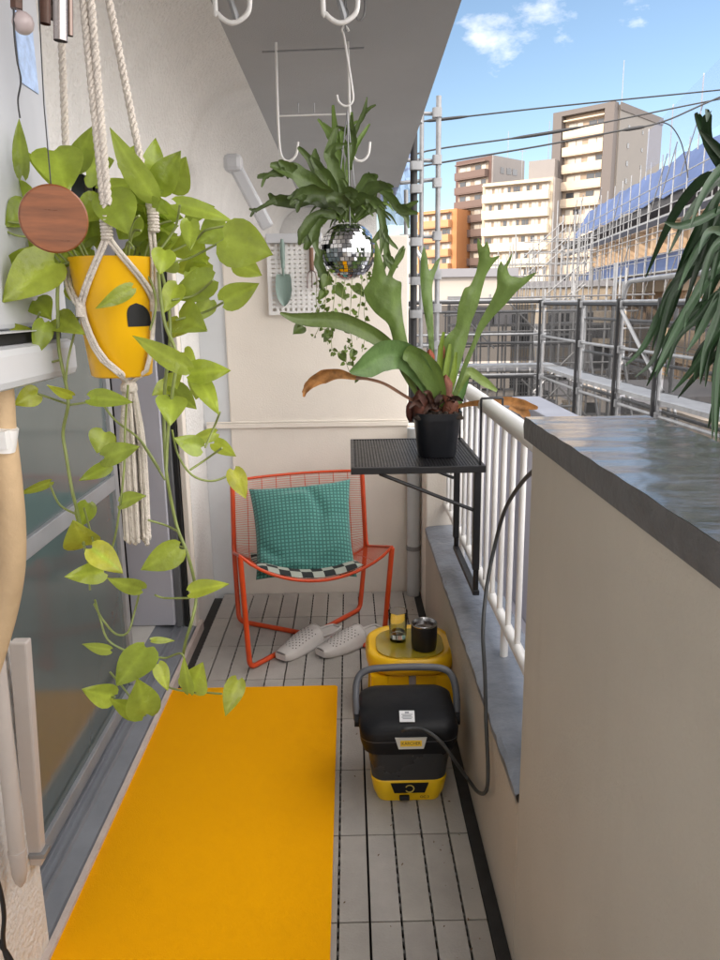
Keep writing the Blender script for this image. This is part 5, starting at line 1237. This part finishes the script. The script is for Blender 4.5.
for an in (40, 160, 280):
    q = bc+Vector((rb2*.5*math.cos(R(an)), rb2*.5*math.sin(R(an)), rb2*.86)); a = M(); a.tube([q, ap], .0022, 6); build(a, 'hanging_wire', [STEEL], mb_, smooth=60)
# white S hook and chain up to the ceiling
shk = thing('hook_chain', 'long white S hook on a chain holding the mirror ball planter', 'hook', (ap.x, YM, ap.z))
a = M(); a.tube(catmull([at(337,95,Y=YM), at(339,102,Y=YM), at(346,106,Y=YM), at(353,100,Y=YM), at(351,80,Y=YM), at(347,55,Y=YM), at(344,36,Y=YM), at(342,30,Y=YM), at(345,26,Y=YM), at(349,31,Y=YM)],6), .0036, 10); build(a, 's_hook', [WHITE], shk, smooth=60)
p = at(346,27,Y=YM); n = 0
while p.z+.03*n < 2.37:
    c_ = p+Vector((.0006*math.sin(n*2.1), 0, .03*n+.006)); e = Vector((1,0,0)) if n % 2 else Vector((.25,.95,0)).normalized(); a = M()
    a.tube([c_+e*.0075*math.cos(t*2*math.pi/14)+Vector((0,0,.018*math.sin(t*2*math.pi/14))) for t in range(15)], .0026, 6); build(a, 'chain_link', [STEEL], shk, smooth=60); n += 1
a = M(); a.tube(catmull([at(357,-8,Y=YM), at(356,10,Y=YM), at(358,20,Y=YM), at(363,18,Y=YM), at(365,6,Y=YM), at(364,-8,Y=YM)],5), .003, 8); build(a, 'spare_hook', [STEEL], shk, smooth=60)
hf = thing('hanging_fern', 'dark staghorn fern growing out of the mirror ball with small trailing vines', 'plant', (bc.x, YM, bc.z+rb2*.8))
G = M(); W_ = lambda *ws: px2m(ws, YM)
FR = [([(346,228),(343,195),(340,165),(337,140),(333,105)],(5,7,10,12,3),(0,.03),1.9),([(349,228),(349,200),(348,170),(350,150),(352,112)],(4,5,6,9,3),(.02,.05),1.7),([(344,205),(338,185),(332,165),(330,150),(336,128)],(8,16,18,12,4),(0,.0),1.0),
([(349,170),(352,150),(353,135),(351,115)],(6,10,9,3),(.0,.02),.8),([(352,140),(358,125),(364,112),(367,97)],(7,6,5,2),(.02,.0),.8),
([(340,215),(325,198),(305,182),(288,172),(270,165)],(8,16,22,20,6),(0,-.1),.95),([(285,172),(275,174),(266,178),(257,180)],(12,8,5,2),(-.08,-.1),.9),([(338,212),(328,185),(315,165),(298,147)],(10,16,14,3),(0,-.03),.9),([(330,200),(322,180),(318,170)],(14,18,10),(.05,.06),.85),
([(340,216),(318,206),(295,208),(276,206),(269,200)],(10,17,15,13,4),(0,-.12),.62),([(276,207),(266,212),(255,217),(249,216)],(8,5,4,2),(-.12,-.14),.6),([(345,218),(330,205),(312,200),(300,203),(290,212)],(10,18,20,14,4),(-.06,-.12),.68),
([(352,216),(362,205),(372,195),(382,192),(392,198)],(9,14,15,12,3),(-.03,-.1),.66),([(352,214),(360,196),(370,180),(378,177)],(8,14,14,4),(.02,.0),.85),([(354,216),(370,196),(380,190),(388,200),(392,214)],(6,8,11,11,4),(.02,.03),1.5),([(380,195),(392,205),(402,217),(418,220)],(9,10,12,3),(.0,-.04),.7),
([(356,220),(372,208),(381,215),(383,232),(380,255)],(7,10,10,9,3),(-.02,-.03),.85),([(381,222),(386,240),(387,258),(393,272)],(7,8,9,3),(-.03,-.02),.95),([(393,270),(399,255),(404,246)],(6,7,2),(-.02,-.02),.85),
([(336,220),(322,225),(312,235),(306,250)],(8,14,15,6),(-.05,-.09),.85),([(334,222),(318,222),(303,232),(300,245)],(6,10,13,4),(-.06,-.1),.8),([(344,214),(345,205),(350,199),(357,203)],(9,14,15,6),(-.08,-.12),.6),([(348,214),(338,205),(326,206)],(10,16,6),(-.08,-.13),.62),([(350,214),(360,206),(371,208),(376,216)],(8,13,12,4),(-.06,-.11),.7),
([(322,250),(318,262),(324,275),(330,285)],(8,12,12,3),(-.04,-.05),.8)]
for pts, ws, dys, k in FR:
    k2 = (k*.78, k*.80, k*.74); pts = [(x,y-7*max(0,min(1,(y-170)/30)) if y < 232 else y) for x, y in pts]; P_ = fp(pts, YM, dys); frond(G, P_, W_(*[w*.78 for w in ws]), k2, cup=.35, wave=.10, rough=.16)
    if len(pts) >= 4 and rp.random() < .9:                          # forked, lobed tips
        q0 = P_[-2]; dr = (P_[-1]-P_[-2]); ln = dr.length
        for sg in ((-1,1) if rp.random() < .6 else (rp.choice((-1,1)),)):
            sd = dr.cross(VIEW(q0)).normalized()*sg; e = q0+dr*rp.uniform(.5,.9)+sd*ln*rp.uniform(.45,.9)+Vector((0,0,-.01))
            frond(G, [q0-dr*.25, q0+dr*.2+sd*ln*.2, e], W_(max(ws[-2]*.75,4), max(ws[-2]*.6,3.5), 1.5), k2, cup=.35, rough=.12)
for i in range(24):                                                 # short tangled inner fronds
    an = rp.uniform(.15,3.0); c_ = Vector((bc.x+rp.uniform(-.03,.03), YM+rp.uniform(-.03,.04), bc.z+rb2*.98)); d_ = Vector((math.cos(an), rp.uniform(-.6,.5), math.sin(an)*.75)).normalized(); ln = rp.uniform(.06,.13); k = rp.choice((.55,.7,.85,1.15,1.5))
    e = c_+d_*ln+Vector((0,0,-.25*ln)); md = c_+d_*ln*.6+Vector((0,0,.02)); frond(G, [c_, md, e], [.006,.019,.003], (k,k*1.02,k*.85), cup=.4, wave=.15, rough=.15)
    sd = d_.cross(VIEW(md)).normalized()*rp.choice((-1,1)); frond(G, [md, md+d_*ln*.3+sd*ln*.25, md+d_*ln*.45+sd*ln*.4+Vector((0,0,-.02))], [.012,.009,.002], (k,k*1.02,k*.85), cup=.4)
build(G, 'fronds', [STAG], hf, smooth=80)
V = M(); Lf = M()
strings = [[(366,272),(368,290),(364,310),(366,330),(362,352)],[(318,275),(316,300),(320,322),(314,338)],[(372,268),(374,285),(371,300)],[(330,268),(327,285),(325,305),(324,325),(328,345)],[(336,276),(334,300),(331,330),(332,350)],[(352,278),(351,300),(350,325),(352,345),(350,362)],[(362,276),(361,295),(358,318),(357,340)],[(345,280),(342,300),(344,318)],[(325,300),(318,310),(308,318),(300,325)],[(332,350),(338,352),(345,350),(349,345)],[(345,358),(350,372),(360,378)]]
for sidx, sg in enumerate(strings):
    P_ = catmull([at(p[0],p[1],Y=YM-.05-.012*sidx) for p in sg], 6); V.tube(P_, .0011, 5)
    for p in P_[2::3]:
        for _ in (0,1):
            d_ = Vector((rp.uniform(-1,1), rp.uniform(-.6,.3), rp.uniform(-.8,.5))).normalized(); ln = rp.uniform(.010,.019); b0 = p+d_*.006; k = rp.uniform(.7,1.5)
            heart(Lf, b0, b0+d_*ln, rp.uniform(.7,.95), (k*1.1,k*1.1,k*.9), tilt=rp.uniform(-.8,.8))
for (b_, t_, w_) in (((303,326),(293,334),12),((296,322),(304,314),11),((330,330),(324,342),9),((341,353),(346,362),8),((310,318),(316,326),8),((355,350),(350,358),7),((326,290),(318,300),9),((336,285),(346,300),11),((355,285),(364,297),10),((328,276),(322,288),11)):
    B0, T0 = at(b_[0],b_[1],Y=YM-.08), at(t_[0],t_[1],Y=YM-.10); heart(Lf, B0, T0, w_/math.hypot(b_[0]-t_[0],b_[1]-t_[1]), (1,1,1), tilt=rp.uniform(-.3,.3))
build(V, 'vines', [VINE], hf, smooth=60); build(Lf, 'trailing_leaves', [mat('small_leaf',(.10,.15,.03),.4,noise=(30,.2),tint=True,leaf=.2)], hf, smooth=80)

# long leaved plant at the right edge, rooted in the yard behind the parapet
YD = 1.95
dr_ = thing('dracaena_tree', 'dark dracaena with long drooping sword leaves reaching in at the right edge', 'tree', (.98, YD, -6))
DRA = mat('dracaena_leaf', (.014,.040,.012), .55, noise=(25,.25), tint=True, leaf=.1)
c1, c2 = at(742,205,Y=YD), at(748,335,Y=YD); c3 = at(735,250,Y=YD)
a = M(); a.tube(catmull([Vector((c2.x+.05,YD+.05,-6)), Vector((c2.x+.04,YD+.04,-2)), Vector((c2.x+.02,YD+.01,.6)), c2, c1],8), [.03]*25+[.024]*8, 10); build(a, 'trunk', [mat('grey_bark',(.14,.11,.08),.9,noise=(20,.3),bump=(30,.8))], dr_, smooth=60)
D_ = M()
DL = [((735,190),(712,150),(698,118),(697,112)),((740,175),(718,148),(700,130)),((735,170),(712,185),(688,215),(668,255)),((738,180),(715,200),(690,245),(672,290),(652,320)),((735,200),(705,218),(680,226),(664,222)),((745,190),(720,215),(700,262),(684,310)),
((740,230),(712,245),(685,275),(664,312),(652,350)),((742,250),(715,270),(690,305),(668,345),(655,372)),((745,255),(722,290),(700,330),(686,352)),((742,240),(700,260),(668,300),(645,345),(625,366)),((745,270),(722,310),(708,345),(700,380)),((748,270),(728,320),(715,380),(712,440)),
((742,300),(720,330),(700,352),(690,375)),((745,310),(725,350),(718,400),(716,445)),((738,262),(705,285),(680,320),(666,340),(662,352)),((742,285),(712,300),(690,318),(668,352),(655,378)),((740,215),(708,235),(690,262),(678,290)),((748,335),(728,345),(700,372),(678,398)),((744,225),(722,240),(708,262),(700,292)),
((742,275),(725,300),(712,330),(708,358)),((744,295),(730,325),(722,360),(720,395)),((735,215),(716,222),(700,240),(688,262)),((742,262),(710,275),(694,296),(684,330)),((748,200),(730,222),(716,260),(708,300)),((746,240),(725,262),(705,300),(694,340)),((745,150),(725,165),(706,190),(690,228)),((745,330),(728,360),(716,400),(708,428)),((748,350),(735,380),(724,415),(720,448)),((745,300),(715,335),(695,365),(672,392)),((742,240),(728,275),(718,320),(705,352)),((745,290),(728,318),(700,360),(694,382))]
for L0 in list(DL)[::3]:
    DL.append(tuple((x+rp.uniform(-9,9)+4, y+rp.uniform(-12,12)) for x, y in L0))
for i, L0 in enumerate(DL):
    dys = (rp.uniform(-.05,.05), rp.uniform(-.30,.20)); big = 1+.35*(rp.random()); k = rp.uniform(.6,1.35)
    P_ = fp(list(L0), YD, dys); frond(D_, P_, [w*YD/760*big for w in (2.4,5,6.6,6,3.8,.6)], (k*.95,k,k*.95), cup=.7, rough=.0, vein=False)
for i in range(22):                                                 # leaves on the far side, outside the frame
    c_ = rp.choice((c1,c2,c3)); an = rp.uniform(-1.2,2.0); d_ = Vector((math.cos(an), math.sin(an), 0)); l_ = rp.uniform(.25,.42)
    frond(D_, [c_, c_+d_*l_*.35+Vector((0,0,.08)), c_+d_*l_*.7+Vector((0,0,.0)), c_+d_*l_+Vector((0,0,-.16))], [.012,.028,.026,.003], (1,1,1), cup=.5)
build(D_, 'crown', [DRA], dr_, smooth=80)
